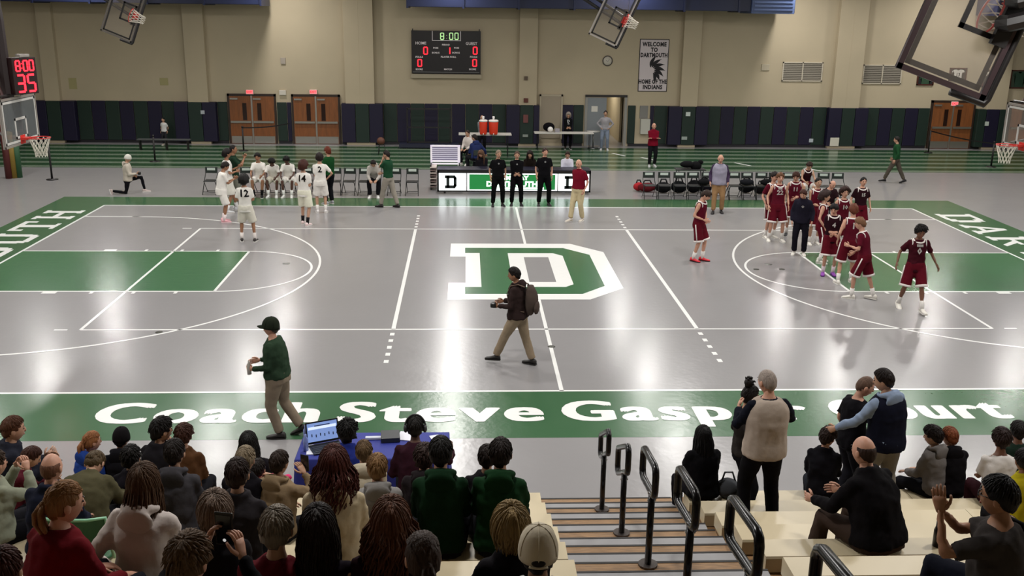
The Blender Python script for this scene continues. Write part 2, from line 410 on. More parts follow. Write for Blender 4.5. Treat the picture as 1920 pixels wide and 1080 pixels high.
for a, b in ((FX0, doors[0][0]-.1), (doors[0][1]+.1, doors[1][0]-.1), (doors[1][1]+.1, 1.7), (2.8, 3.7), (5.8, doors[2][0]-.1), (doors[2][1]+.1, 23.3)): m.b2(a, b, WY-.04, WY-.01, 0.0, 0.12)
struct(m.build('baseboard_back', mat('#15131a', 0.5)))
# wall pads on the left and right walls
for X, nm in ((FX0, WL), (FX1-0.07, WR)):
    for i in range(60):
        m = MB(); m.b2(X, X+.07, -24+i*.75, -24+i*.75+.735, .12, 1.84); m.build('wall_pad', NAVY if i % 2 else DGREEN, nm)
# big air ducts under the ceiling
DUCT = mat('#141d3e', 0.45, bump=0.05, bscale=2, name='painted_steel'); DUCT2 = mat('#4a5a80', 0.5, name='painted_steel')
def duct(x0, x1, label, grille=None):
    r = empty('air_duct', ((x0+x1)/2, 20.6, 6.0), 0, label, 'air duct'); cx = (x0+x1)/2
    m = MB(); m.b2(x0-cx, x1-cx, -.85, .85, 0, 1.05); m.build('casing', DUCT, r, bevel=.02)
    n = int((x1-x0)/2.4)+1
    for i in range(n+1):
        xx = x0-cx+(x1-x0)*i/n; m = MB(); m.b2(xx-.04, xx+.04, -.9, .9, -.045, 1.1); m.build('flange', DUCT, r)
    for i in range(n):
        m = MB(); xx = x0-cx+(x1-x0)*(i+.5)/n; m.cyl((xx, 0, 1.05), (xx, 0, 2.9), .02, 6); m.build('hanger_rod', metal('#505050'), r)
    if grille:
        g = MB(); g.b2(grille[0]-cx, grille[1]-cx, -1.0, .9, -.08, 1.0); o = g.build('diffuser', DUCT2, r, bevel=.01)
        for j in range(6):
            g = MB(); g.b2(grille[0]-cx+.08, grille[1]-cx-.08, -1.03, -.99, .05+j*.15, .11+j*.15); g.build('louvre', DUCT2, o)
duct(-4.0, 12.2, 'long dark blue air duct with pale grille end above the scoreboard', (10.4, 12.2))
duct(-21.5, -10.0, 'dark blue air duct at top left above the striped wall')
duct(21.0, 29.0, 'dark blue air duct at top right behind the large backboard')
# roof beams (out of frame overhead)
for i, y in enumerate((-20, -12, -4, 4, 12)):
    m = MB(); m.b2(FX0, FX1, y-.12, y+.12, 8.3, 8.9); m.b2(FX0, FX1, y-.2, y+.2, 8.25, 8.3); o = m.build('trim_2', paint('#6a665e')); struct(o)

# ---------------------------------------------------------------- doors
WOOD = mat('#7c4822', 0.45, bump=0.1, bscale=8, var=0.2, vscale=4, stretch=(6, 6, 0.6), name='oak')
FRAME = mat('#2a1a10', 0.5); STEEL = metal('#a9a6a0', 0.35); GLASSD = mat('#241008', 0.15)
def double_door(n, xa, xb, h, kick=True):
    r = struct(empty('door_%d' % n, ((xa+xb)/2, WY, 0))); w = xb-xa; y = -0.06
    m = MB(); m.b2(-w/2-.06, -w/2+.03, y-.05, .0, 0, h+.08); m.b2(w/2-.03, w/2+.06, y-.05, .0, 0, h+.08); m.b2(-w/2-.06, w/2+.06, y-.05, 0, h-.02, h+.08); m.build('door_frame', FRAME, r)
    for s in (-1, 1):
        x0, x1 = (-w/2+.03, -.03) if s < 0 else (.03, w/2-.03)
        m = MB(); m.b2(x0, x1, y-.045, y+.02, .01, h-.02); leaf = m.build('door_leaf', WOOD, r)
        cx = (x0+x1)/2 + s*-.16*0 - s*.18
        m = MB(); m.b2(cx-.09, cx+.09, y-.056, y-.044, 1.05, 1.8); m.build('pane', GLASSD, leaf)
        m = MB(); m.b2(x0+.03, x1-.03, y-.13, y-.09, .93, 1.02); m.b2(x0+.05, x0+.09, y-.1, y-.04, .93, 1.02); m.b2(x1-.09, x1-.05, y-.1, y-.04, .93, 1.02); m.build('push_bar', STEEL, leaf)
        m = MB(); m.b2(x0+.04, x0+.38, y-.1, y-.045, h-.17, h-.1); m.build('door_closer', STEEL, leaf)
        m = MB(); m.b2(x0+.02, x1-.02, y-.055, y-.046, .03, .34); m.build('kick_plate', STEEL, leaf)
    m = MB(); m.b2(-.035, .035, y-.06, y+.01, 0, h); m.build('mullion', STEEL, r)
    return r
for i, d in enumerate(doors): double_door(i+1, d[0], d[1], 2.12)
double_door(4, 23.45, 25.3, 2.12)
def exit_sign(x, z, label):
    r = empty('exit_sign', (x, WY-.06, z), 0, label, 'exit sign')
    m = MB(); m.b2(-.17, .17, -.06, .06, -.1, .1); m.build('sign_box', mat('#c9bfb2', 0.5), r, bevel=.01)
    m = MB(); m.b2(-.15, .15, -.068, -.06, -.085, .085); f = m.build('sign_face', mat('#ff8a90', 0.5, emit=0.5), r)
    text('lettering', 'EXIT', .13, mat('#ff2a30', .5, emit=1.5), f, facecam(0, -.071, 0), bold=.004)
for px, py, l in ((469, 172, 'red lit exit sign over the leftmost wooden double door'), (588, 172, 'red lit exit sign over the second wooden double door from left'), (1788, 194, 'red lit exit sign over the wooden double door far right')):
    x, z = wallx(px, py); exit_sign(x, z, l)
# beige single door and the open grey doorway
r = struct(empty('door_5', (2.25, WY, 0)))
m = MB(); m.b2(-.45, .45, -.1, 0, .35, 2.22); m.build('door_leaf', mat('#9c8f7c', .6), r)
m = MB(); m.b2(-.52, -.45, -.13, 0, .3, 2.3); m.b2(.45, .52, -.13, 0, .3, 2.3); m.b2(-.52, .52, -.13, 0, 2.22, 2.3); m.build('door_frame', mat('#b0a48e', .6), r)
r = struct(empty('door_6', ((DOORWAY[0]+DOORWAY[1])/2, WY, 0))); w = DOORWAY[1]-DOORWAY[0]
m = MB(); m.b2(-w/2-.07, -w/2+.04, -.08, .3, 0, 2.2); m.b2(w/2-.04, w/2+.07, -.08, .3, 0, 2.2); m.build('door_frame', mat('#8f8d88', .4), r)
m = MB(); m.b2(-w/2-.07, w/2+.07, -.1, .3, 2.2, 2.3); m.build('door_header', mat('#1a1616', .5), r)
m = MB(); m.b2(-w/2+.04, -w/2+.9, -.06, -.01, .02, 2.18); lf = m.build('door_leaf', mat('#7f8488', .5), r)
m = MB(); m.b2(-w/2+.22, -w/2+.5, -.07, -.06, 1.55, 1.8); m.build('notice', mat('#d8d4ca', .7), lf)
m = MB(); m.b2(-w/2+.75, -w/2+.85, -.12, -.06, .95, 1.05); m.build('door_handle', STEEL, lf)

# ---------------------------------------------------------------- wall fittings
def wallthing(name, px0, py0, px1, py1, h, label, cat, d=.06, y=WY, rough=.6):
    a = aty(px0, py0, y); b = aty(px1, py1, y); cx, cz = (a.x+b.x)/2, (a.z+b.z)/2
    m = MB(); m.b2(a.x-cx, b.x-cx, -d, 0, b.z-cz, a.z-cz); o = m.build(name, mat(h, rough), None, (cx, y, cz), bevel=.008)
    return tag(o, label, cat), abs(b.x-a.x), abs(a.z-b.z)
for i, (a, b, c, d) in enumerate(((1468, 116, 1540, 153), (1619, 121, 1688, 158))):
    p, q = aty(a, b, WY), aty(c, d, WY); r = empty('wall_vent', ((p.x+q.x)/2, WY, (p.z+q.z)/2), 0, ('left' if i == 0 else 'right')+' of two framed beige louvred vents high on back wall', 'vent')
    w2, h2 = (q.x-p.x)/2, (p.z-q.z)/2
    m = MB(); m.b2(-w2, w2, -.05, 0, h2-.05, h2); m.b2(-w2, w2, -.05, 0, -h2, -h2+.05); m.b2(-w2, -w2+.05, -.05, 0, -h2, h2); m.b2(w2-.05, w2, -.05, 0, -h2, h2); m.b2(-.025, .025, -.05, 0, -h2, h2); m.build('vent_frame', mat('#c2b8a6', .6), r)
    m = MB(); m.b2(-w2+.05, w2-.05, -.012, 0, -h2+.05, h2-.05); m.build('backing', mat('#6e675a', .8), r)
    for j in range(9):
        for s in (-1, 1):
            m = MB(); z = -h2+.09+j*(2*h2-.14)/9; x0, x1 = (-w2+.05, -.025) if s < 0 else (.025, w2-.05)
            m.add([(x0, -.04, z), (x1, -.04, z), (x1, -.01, z+.06), (x0, -.01, z+.06), (x0, -.034, z-.006), (x1, -.034, z-.006), (x1, -.004, z+.054), (x0, -.004, z+.054)], [(0, 1, 2, 3), (7, 6, 5, 4), (0, 4, 5, 1), (3, 2, 6, 7)]); m.build('louvre', mat('#7f786c', .7), r)
# clock
p = aty(1139, 114, WY); r = empty('wall_clock', (p.x, WY, p.z), 0, 'round white wall clock with grey rim beside the welcome banner', 'clock')
m = S(); m.tor((0, -.04, 0), .21, .022, 'Y', 28, 6); m.build('rim', mat('#4a443c', .4), r)
m = S(); m.cyl((0, -.04, 0), (0, 0, 0), .2, 28); m.build('dial', mat('#cfc8ba', .5), r)
m = MB(); m.box((.03, -.05, .05), (.012, .006, .13), 0, Matrix.Rotation(.5, 4, 'Y')); m.box((-.02, -.05, .02), (.016, .006, .09), 0, Matrix.Rotation(-.9, 4, 'Y')); m.build('hand', mat('#222222', .5), r)
# scoreboard
a, b = aty(771, 57, WY-.2), aty(901, 139, WY-.2); cx, cz = (a.x+b.x)/2, (a.z+b.z)/2; W2, H2 = (b.x-a.x)/2, (a.z-b.z)/2
sb = empty('scoreboard', (cx, WY-.2, cz), 0, 'black electronic scoreboard on back wall reading 8:00 and HOME 0 GUEST 0', 'scoreboard')
m = MB(); m.b2(-W2, W2, 0, .2, -H2, H2); m.build('cabinet', mat('#0d0608', .4), sb, bevel=.01)
m = MB(); m.b2(-W2-.04, W2+.04, -.01, .19, -H2-.2, -H2-.02); m.build('ledge', mat('#a59a84', .7), sb)
def sbp(px, py): q = aty(px, py, WY-.2); return q.x-cx, q.z-cz
REDL = mat('#ff2030', .5, emit=2.2); GRNL = mat('#b8e8a0', .5, emit=.8); LBL = mat('#d8d0d0', .6, emit=.12)
SEG = {'0': 'abcdef', '1': 'bc', '8': 'abcdefg', '3': 'abcdg', '5': 'acdfg'}
def digit(ch, w, h, t, slant=0.0):
    m = MB(); P_ = {'a': (0, h/2, w, t), 'g': (0, 0, w, t), 'd': (0, -h/2, w, t), 'f': (-w/2, h/4, t, h/2), 'b': (w/2, h/4, t, h/2), 'e': (-w/2, -h/4, t, h/2), 'c': (w/2, -h/4, t, h/2)}
    for s in SEG[ch]: x, z, ww, hh = P_[s]; m.box((x, 0, z), (ww*.9, .012, hh*.9))
    return m
for px, py, c in ((798, 95, '0'), (891, 95, '0'), (787, 118, '0'), (890, 118, '0'), (840, 95, '1')):
    x, z = sbp(px, py); digit(c, .16, .29, .05).build('digit', REDL, sb, (x, -.012, z))
for px, c in ((829, '8'), (846, '0'), (856, '0')):
    x, z = sbp(px, 68); digit(c, .14, .27, .042).build('digit', GRNL, sb, (x, -.012, z))
m = MB(); x, z = sbp(837.5, 69)
for s in (-1, 1): m.box((x, -.01, z-.06), (.02, .012, .02)) if s > 0 else m.box((x, -.01, z+.06), (.02, .012, .02))
m.build('colon', GRNL, sb)
x0, z0 = sbp(810, 58); x1, z1 = sbp(864, 77); m = MB(); m.b2(x0, x0+.025, -.008, 0, z1, z0); m.b2(x1-.025, x1, -.008, 0, z1, z0); m.b2(x0, x1, -.008, 0, z1, z1+.025); m.build('clock_border', LBL, sb)
for t, px, py, s in (('HOME', 789, 81, .17), ('GUEST', 884, 82, .17), ('PERIOD', 836, 84, .10), ('POSS', 817, 90, .10), ('POSS', 856, 90, .10), ('BONUS', 817, 99, .10), ('BONUS', 855, 99, .10), ('PLAYER FOUL', 841, 107, .11), ('FOULS', 786, 107, .11), ('FOULS', 888, 107, .11), ('SCORE', 786, 130, .10), ('MATCH', 840, 130, .10), ('SCORE', 886, 130, .10)):
    x, z = sbp(px, py); text('lettering', t, s, LBL, sb, facecam(x, -.006, z), bold=.003, res=2)
m = MB(); m.b2(-W2+.05, W2-.05, -.008, 0, -H2+.06, -H2+.075); m.build('border_strip', mat('#8a8a8a', .5), sb)
for s in (-1, 1):
    m = MB(); m.b2(s*(W2-.06)-.02, s*(W2-.06)+.02, .02, .1, H2, H2+.08); m.build('bracket', mat('#222222', .5), sb)
# welcome banner
a, b = aty(1199, 73, WY-.02), aty(1252, 172, WY-.02); cx, cz = (a.x+b.x)/2-.01, (a.z+b.z)/2; W2, H2 = .66, (a.z-b.z)/2
bn = empty('welcome_banner', (cx, WY-.02, cz), 0, 'tall white banner with black lettering WELCOME TO DARTMOUTH on back wall', 'banner')
m = MB(); m.b2(-W2, W2, -.005, .012, -H2, H2); m.build('cloth_panel', mat('#cfc4c6', .8, bump=.1, bscale=3), bn)
BK = mat('#120e14', .7)
m = MB(); t = .03
m.b2(-W2, W2, -.014, -.005, H2-t, H2); m.b2(-W2, W2, -.014, -.005, -H2, -H2+t); m.b2(-W2, -W2+t, -.014, -.005, -H2, H2); m.b2(W2-t, W2, -.014, -.005, -H2, H2); m.build('black_border', BK, bn)
for t, z, s in (('WELCOME', H2-.23, .25), ('TO', H2-.47, .25), ('DARTMOUTH', H2-.70, .25), ('HOME OF THE', -H2+.43, .25), ('INDIANS', -H2+.19, .25)):
    text('lettering', t, s, BK, bn, facecam(0, -.008, z), bold=.013, res=2, sx=.82 if len(t) < 9 else .72, spacing=1.12)
# generic plumes stand-in for the printed emblem
for k in range(7):
    m = MB(); pts = []
    a0 = math.radians(100-k*24); L0 = .56-.02*k; n = 8; o_ = []
    ct = V((-.1, 0, -.22))
    for j in range(n+1):
        u = j/n; r_ = .14+L0*u; a1 = a0-.5*u; wd = .075*math.sin(PI*min(1, u*1.05+.02))+.006
        d = V((math.cos(a1), 0, math.sin(a1))); nn = V((-d.z, 0, d.x)); p = ct+d*r_
        pts.append((p-nn*wd, p+nn*wd))
    vs = []; fs = []
    for p, q in pts: vs += [(p.x, -.009, p.z), (q.x, -.009, q.z)]
    for j in range(n): fs.append((2*j, 2*j+1, 2*j+3, 2*j+2))
    m.add(vs, fs); m.build('plume', BK, bn)
# small wall boxes, alarms, posters
for nm, a, b, c, d, h, l, ct, dd in (
  ('wall_speaker', 983, 143, 989, 150, '#5a4a3c', 'small brown horn speaker up on the pilaster right of scoreboard', 'speaker', .1),
  ('alarm_bell', 982, 184, 990, 192, '#5c2a20', 'small dark red alarm box on the pilaster just above the pads', 'alarm', .08),
  ('fire_alarm', 981, 215, 990, 230, '#6a3a38', 'dim red fire alarm cabinet on green pad right of scoreboard', 'alarm', .06),
  ('outlet_cover', 980, 252, 990, 257, '#8c938c', 'small pale outlet cover low on the green pad by pilaster', 'outlet', .03),
  ('wall_box', 526, 108, 536, 120, '#a59a8e', 'pale blank box high on wall between the two left doors', 'wall box', .06),
  ('emergency_light', 524, 169, 537, 178, '#cfc8bc', 'white emergency light between the two left wooden doors', 'light', .1),
  ('wall_box', 1428, 120, 1442, 132, '#b5aa94', 'pale blank box on wall left of the left vent', 'wall box', .05),
  ('notice_card', 1557, 258, 1572, 274, '#c9c5b6', 'small pale notice card on navy pad near far right', 'notice', .02),
  ('fountain_panel', 1200, 198, 1214, 222, '#7c7a76', 'grey drinking fountain alcove panel beside the open doorway', 'fountain', .04),
  ('water_fountain', 1200, 222, 1216, 250, '#b4b2a8', 'pale water fountain hanging under the grey alcove panel', 'fountain', .3),
  ('alarm_bell', 1849, 167, 1856, 174, '#4a2c24', 'small dark alarm box on the far right pilaster below framed jersey', 'alarm', .08),
  ('fire_alarm', 1838, 235, 1850, 250, '#5a3a4a', 'dim fire alarm plate on navy pad beside far right door', 'alarm', .05),
  ('hydrant_label', 1847, 228, 1853, 236, '#b9c2b9', 'tiny pale plate above the fire alarm far right', 'plate', .03),
  ('outlet_cover', 1286, 210, 1294, 218, '#c4ccc8', 'tiny white plate on pad under the fifth pilaster', 'outlet', .03),
  ('outlet_cover', 1278, 256, 1288, 262, '#9aa39e', 'tiny pale outlet low on pad right of red jacket man', 'outlet', .03),
  ('outlet_cover', 1517, 260, 1524, 267, '#aab2b8', 'tiny pale outlet low on pad left of notice card', 'outlet', .03),
  ('outlet_cover', 376, 207, 384, 214, '#aab0b4', 'tiny white plate on navy pad left of wooden doors', 'outlet', .03),
  ('yellow_patch', 128, 146, 145, 167, '#a39a6c', 'faded yellow sheet on beige wall, left one of two', 'sheet', .01),
  ('yellow_patch', 299, 146, 316, 160, '#a39a6c', 'faded yellow sheet on beige wall, right one of two', 'sheet', .01)):
    xx = aty((a+c)/2, b, WY-.37).x; onp = any(xx > q0 and xx < q1 for q0, q1 in PIL)
    yy = WY-((.37 if onp else .07) if nm in ('fire_alarm', 'outlet_cover', 'hydrant_label', 'notice_card') else .28 if nm in ('wall_speaker', 'alarm_bell') else 0.001)
    wallthing(nm, a, b, c, d, h, l, ct, dd, yy)
# framed jerseys on the right
JF = mat('#4a1c16', .4); 
for i, (x0, y0, x1, y1, shirt, back, l) in enumerate(((1720, 141, 1749, 160, '#2c4a33', '#15181a', 'small dark frame with green picture low left of large backboard corner'), (1781, 127, 1810, 152, '#d8d2c8', '#2c1c18', 'framed white jersey number 13 seen through the large backboard glass'), (1844, 130, 1874, 164, '#d8d2c8', '#3a3a36', 'framed white jersey right of the large backboard'), (1896, 131, 1925, 166, '#274334', '#3c4a3c', 'framed green jersey at the right edge of the photo'))):
    p, q = aty(x0, y0, WY), aty(x1, y1, WY); r = empty('framed_jersey', ((p.x+q.x)/2, WY, (p.z+q.z)/2), 0, l, 'frame'); w2, h2 = (q.x-p.x)/2, (p.z-q.z)/2
    m = MB(); f = .05
    m.b2(-w2, w2, -.06, 0, h2-f, h2); m.b2(-w2, w2, -.06, 0, -h2, -h2+f); m.b2(-w2, -w2+f, -.06, 0, -h2, h2); m.b2(w2-f, w2, -.06, 0, -h2, h2); m.build('frame', JF, r)
    m = MB(); m.b2(-w2+f, w2-f, -.03, 0, -h2+f, h2-f); m.build('backing', mat(back, .7), r)
    s = w2*.75; t = h2*.8; pts = [(-.62*s, -t), (.62*s, -t), (.6*s, .3*t), (s, .45*t), (.8*s, t*.85), (.3*s, t), (0, t*.75), (-.3*s, t), (-.8*s, t*.85), (-s, .45*t), (-.6*s, .3*t)]
    bm = bmesh.new(); vs = [bm.verts.new((x, -.036, z)) for x, z in pts]; bmesh.ops.triangulate(bm, faces=[bm.faces.new(vs)]); me = bpy.data.meshes.new('jersey'); bm.to_mesh(me); bm.free(); me.materials.append(mat(shirt, .8)); o = bpy.data.objects.new('jersey', me); COL.objects.link(o); o.parent = r
    if i == 1: text('lettering', '13', h2*.7, BK, o, facecam(0, -.04, -.05*h2), bold=.004)
# ================================================================ BASKETS
GLASS = mat('#b0a69c', .08, trans=.0, alpha=.16, name='backboard_glass'); GLASS2 = mat('#6d7071', .15, alpha=.55, name='backboard_glass')
BLKM = mat('#120e0f', .45); ORANGE = mat('#c22a22', .4); NETM = mat('#cfc9bd', .8); ALU = mat('#a39c96', .35, .5)
def hoop(r, border, square, glass, W=1.83, H=1.07, frame=ALU, fw=.05, pad=True):
    """board centred on local origin, face towards local -Y, down = local -Z; returns nothing"""
    m = MB(); m.b2(-W/2, W/2, -.006, .006, -H/2, H/2); g = m.build('glass_panel', glass, r)
    m = MB()
    for x0, x1, z0, z1 in ((-W/2, W/2, H/2-fw, H/2), (-W/2, W/2, -H/2, -H/2+fw), (-W/2, -W/2+fw, -H/2, H/2), (W/2-fw, W/2, -H/2, H/2)): m.b2(x0, x1, -.012, .035, z0, z1)
    m.build('board_frame', frame, r)
    m = MB(); i = fw+.02; b = .05 if fw < .06 else .06
    for x0, x1, z0, z1 in ((-W/2+i, W/2-i, H/2-i-b, H/2-i), (-W/2+i, W/2-i, -H/2+i, -H/2+i+b), (-W/2+i, -W/2+i+b, -H/2+i, H/2-i), (W/2-i-b, W/2-i, -H/2+i, H/2-i)): m.b2(x0, x1, -.011, -.006, z0, z1); 
    m.build('border_line', border, g)
    zc = -H/2+.15; m = MB(); sw, sh, b = .61, .46, .055
    for x0, x1, z0, z1 in ((-sw/2, sw/2, zc+sh-b, zc+sh), (-sw/2, sw/2, zc, zc+b), (-sw/2, -sw/2+b, zc, zc+sh), (sw/2-b, sw/2, zc, zc+sh)): m.b2(x0, x1, -.011, .008, z0, z1)
    m.build('target_square', square, g)
    rc = V((0, -.38, zc)); m = S(); m.tor(rc, .228, .012, 'Z', 28, 6); rim = m.build('rim', ORANGE, r)
    m = MB(); m.b2(-.1, .1, -.17, 0, zc-.04, zc+.01); m.b2(-.12, .12, -.02, 0, zc-.13, zc+.06); m.tube([(-.09, -.1, zc-.02), (-.12, -.26, zc-.015)], .012, 6); m.tube([(.09, -.1, zc-.02), (.12, -.26, zc-.015)], .012, 6); m.build('rim_bracket', ORANGE, r)
    m = MB(); n = 12; lv = [(.225, -.01), (.19, -.12), (.155, -.23), (.13, -.33), (.125, -.43)]
    for k in range(n):
        for sg in (-1, 1):
            pts = []
            for j, (rr, dz) in enumerate(lv): a = 2*PI*(k+sg*j*.5)/n; pts.append(rc+V((rr*math.cos(a), rr*math.sin(a), dz)))
            m.tube(pts, .0075, 4)
    m.build('net', NETM, rim)
    if pad:
        m = S(); m.tube([(-W/2-.03, .01, -H/2+.38), (-W/2-.03, .01, -H/2-.02), (-W/2+.03, .01, -H/2-.04), (W/2-.03, .01, -H/2-.04), (W/2+.03, .01, -H/2-.02), (W/2+.03, .01, -H/2+.38)], .042, 8); m.build('edge_pad', BLKM, r)
WHT = mat('#b8b6b2', .5); DKG = mat('#131012', .5)
# the two main baskets of the court, hung from the roof
for sx, lab in ((-1, 'main basketball hoop at the left end with grey glass board and shot clock'), (1, 'main basketball hoop at the right edge with clear board and orange rim')):
    r = empty('basketball_hoop', (sx*11.62, 0, 3.48), -PI/2 if sx < 0 else PI/2, lab, 'basketball hoop')
    r.rotation_euler.z = PI/2 if sx < 0 else -PI/2
    hoop(r, WHT, WHT, GLASS2 if sx < 0 else GLASS, frame=ALU, pad=False)
    m = MB(); m.tube([(0, .1, -.25), (0, .55, .15), (0, .55, 5.0)], .055, 8)
    m.build('mast', BLKM, r)
    for s in (-1, 1):
        m = MB(); m.tube([(s*.5, .05, .4), (s*.25, .5, 1.6), (s*.9, .6, 5.0)], .035, 8); m.build('hanger_arm', mat('#3a1512', .5), r)
        m = MB(); m.tube([(s*.6, .05, .45), (s*.1, .55, .5)], .025, 6); m.tube([(s*.6, .05, -.4), (s*.1, .5, -.2)], .025, 6); m.build('brace', BLKM, r)
    m = MB(); m.tube([(-.75, .06, .58), (.75, .06, .58)], .03, 6); m.build('cross_bar', BLKM, r)
    m = MB(); m.tube([(0, .55, 2.6), (0, 3.2, 5.0)], .04, 8); m.build('back_stay', BLKM, r)
# shot clock above the left board, turned to the court
a = aty(41, 145, 0); sc = empty('shot_clock', (-11.42, 0.0, 4.47), math.radians(60), 'shot clock with red digits 35 mounted above the left hoop', 'shot clock')
m = MB(); m.b2(-.3, .3, -.05, .12, -.4, .4); m.build('case', mat('#1c0507', .4), sc, bevel=.01)
m = MB(); m.b2(-.12, .12, -.1, .05, .42, .47); m.build('top_strobe', mat('#8f8a84', .4), sc)
RD = mat('#ff2535', .5, emit=2.5)
for x, c in ((-.13, '3'), (.13, '5')): digit(c, .17, .36, .05).build('digit', RD, sc, (x, -.06, -.16))
for x, c in ((-.17, '8'), (0.02, '0'), (.17, '0')): digit(c, .1, .22, .035).build('digit', RD, sc, (x, -.06, .22))
m = MB(); m.box((-.075, -.06, .27), (.02, .012, .02)); m.box((-.075, -.06, .17), (.02, .012, .02)); m.build('colon', RD, sc)
m = MB(); m.tube([(-.1, .12, 0), (-.35, .3, 0)], .03, 6); m.build('mount', BLKM, sc)
m = MB(); m.tube([(-.3, .22, -.75), (-.33, .22, 1.2), (-.45, .3, 4.2)], .13, 8); m.tube([(-.3, .25, -.3), (-.2, .5, 1.6), (.3, 1.2, 4.2)], .06, 8); m.build('mast_column', mat('#1c0d0e', .5), sc)
# three practice hoops swung up sideways under the roof
def swung(px, py, Y, ang, face, label, border, square, frame, scale=1.0, fw=.05):
    p = aty(px, py, Y); r = empty('folded_hoop', p, 0, label, 'basketball hoop')
    r.rotation_euler = (0, -math.radians(ang), 0) if face < 0 else (0, math.radians(ang), PI)
    hoop(r, border, square, GLASS, frame=frame, fw=fw)
    if face > 0: r.rotation_euler = (Matrix.Rotation(math.radians(-ang), 3, 'Y') @ Matrix.Rotation(PI, 3, 'Z')).to_euler()
    inv = r.rotation_euler.to_matrix().inverted(); a0 = V((0, .06, -.38)); wd = V((-1.0, .12, .62)) if face < 0 else V((1.0, -.1, .25))
    for s in (-1, 1):
        b0 = a0+V((s*.12, .0, .05)); m = MB(); m.tube([b0, b0+V((0, .16, 0)), b0+V((0, .16, 0))+inv @ (wd*4.2)], .055 if face < 0 else .09, 8); m.build('swing_arm', BLKM, r)
    m = MB(); m.b2(-.35, .35, .03, .09, -.47, -.3); m.build('mounting_plate', BLKM, r)
    return r
swung(1151, 29, 12, 66, -1, 'folded-up hoop hanging tilted between scoreboard and welcome banner', BLKM, BLKM, mat('#a9a29c', .4))
swung(232, 20, 12, 68, -1, 'folded-up hoop hanging tilted at top left above striped wall', BLKM, BLKM, mat('#6a645e', .4))
swung(1832, 2, -12.3, 71, 1, 'large near folded-up hoop seen from behind at top right', BLKM, BLKM, mat('#4a3c40', .35, .4), fw=.06)

# ================================================================ BLEACHERS
D_, R_, ZS, YS, ZN, YN = .685, .24, .67, -12.55, .27, -11.95
NR = 17
WOODD = mat('#8a6a48', .55, bump=.2, bscale=10, var=.3, vscale=9, stretch=(1, 8, 8), name='deck_plywood'); CREAM = mat('#c2b496', .38, var=.04, vscale=2, name='seat_plastic')
UNDER = mat('#2a0f0a', .8); NOSE = mat('#120c0a', .6); STEP = mat('#8b8a8c', .5, var=.05, vscale=5, name='aluminium_tread')
def bleacher(x0, x1, label):
    cx = (x0+x1)/2; r = empty('bleacher_section', (cx, YN, 0), 0, label, 'bleachers')
    for k in range(NR):
        yf = -k*D_; z = ZN+k*R_
        m = MB(); m.b2(x0-cx, x1-cx, yf-D_-.02, yf, z-.04, z); m.build('deck_board', WOODD, r)
        m = MB(); m.b2(x0-cx+.02, x1-cx-.02, yf-.04, yf-.015, z-R_-.0 if k else 0.0, z-.04); m.build('riser', UNDER, r)
        ys = YS-YN-k*D_; zs = ZS+k*R_; n = max(1, round((x1-x0)/2.4)); wd = (x1-x0)/n
        for i in range(n):
            a = x0-cx+i*wd; m = MB(); e = .003
            # rounded moulded seat: top, curved front edge, skirt
            prof = [(0, -.012), (-.012, 0), (-.29, 0), (-.3, -.02), (-.3, -.15), (0, -.16)]
            m.rings([[V((xx, ys+py, zs+pz)) for py, pz in prof] for xx in (a+e, a+wd-e)]); m.build('seat_board', CREAM, r)
        m = MB()
        for i in range(int((x1-x0)/1.2)+1):
            xx = x0-cx+.12+i*1.2
            if xx < x1-cx: m.b2(xx, xx+.05, ys-.2, ys-.14, z, zs-.04)
        m.build('seat_support', UNDER, r)
    m = MB()
    for k in range(NR): m.b2(x0-cx-.02, x0-cx, -(k+1)*D_, -k*D_, 0, ZN+k*R_-.04); m.b2(x1-cx, x1-cx+.02, -(k+1)*D_, -k*D_, 0, ZN+k*R_-.04)
    m.build('side_panel', UNDER, r)
    return r
AX0, AX1 = -.72, .97
bleacher(-11.5, AX0, 'left section of cream seated bleachers full of spectators')
bleacher(AX1, 11.5, 'right section of cream seated bleachers with empty rows beside the aisle')
ais = empty('aisle_stairs', ((AX0+AX1)/2, YN, 0), 0, 'wood and grey aisle stairs running down between the bleacher sections', 'stairs'); aw = (AX1-AX0)/2-.01
for k in range(NR):
    yf = -k*D_; z = ZN+k*R_
    m = MB(); m.b2(-aw, aw, yf-D_, yf-.03, z-.04, z); m.build('wood_tread', WOODD, ais)
    m = MB(); m.b2(-aw, aw, yf-.03, yf, z-.06, z+.004); m.build('nosing', NOSE, ais)
    m = MB(); m.b2(-aw, aw, yf-.04, yf-.015, z-R_ if k else 0, z-.06); m.build('riser', UNDER, ais)
    m = MB(); m.b2(-aw+.01, aw-.01, yf-D_+.0, yf-.36, z+.002, z+.12); m.build('half_step', STEP, ais, bevel=.006)
    m = MB(); m.b2(-aw+.01, aw-.01, yf-.36, yf-.335, z+.002, z+.122); m.build('nosing', NOSE, ais)
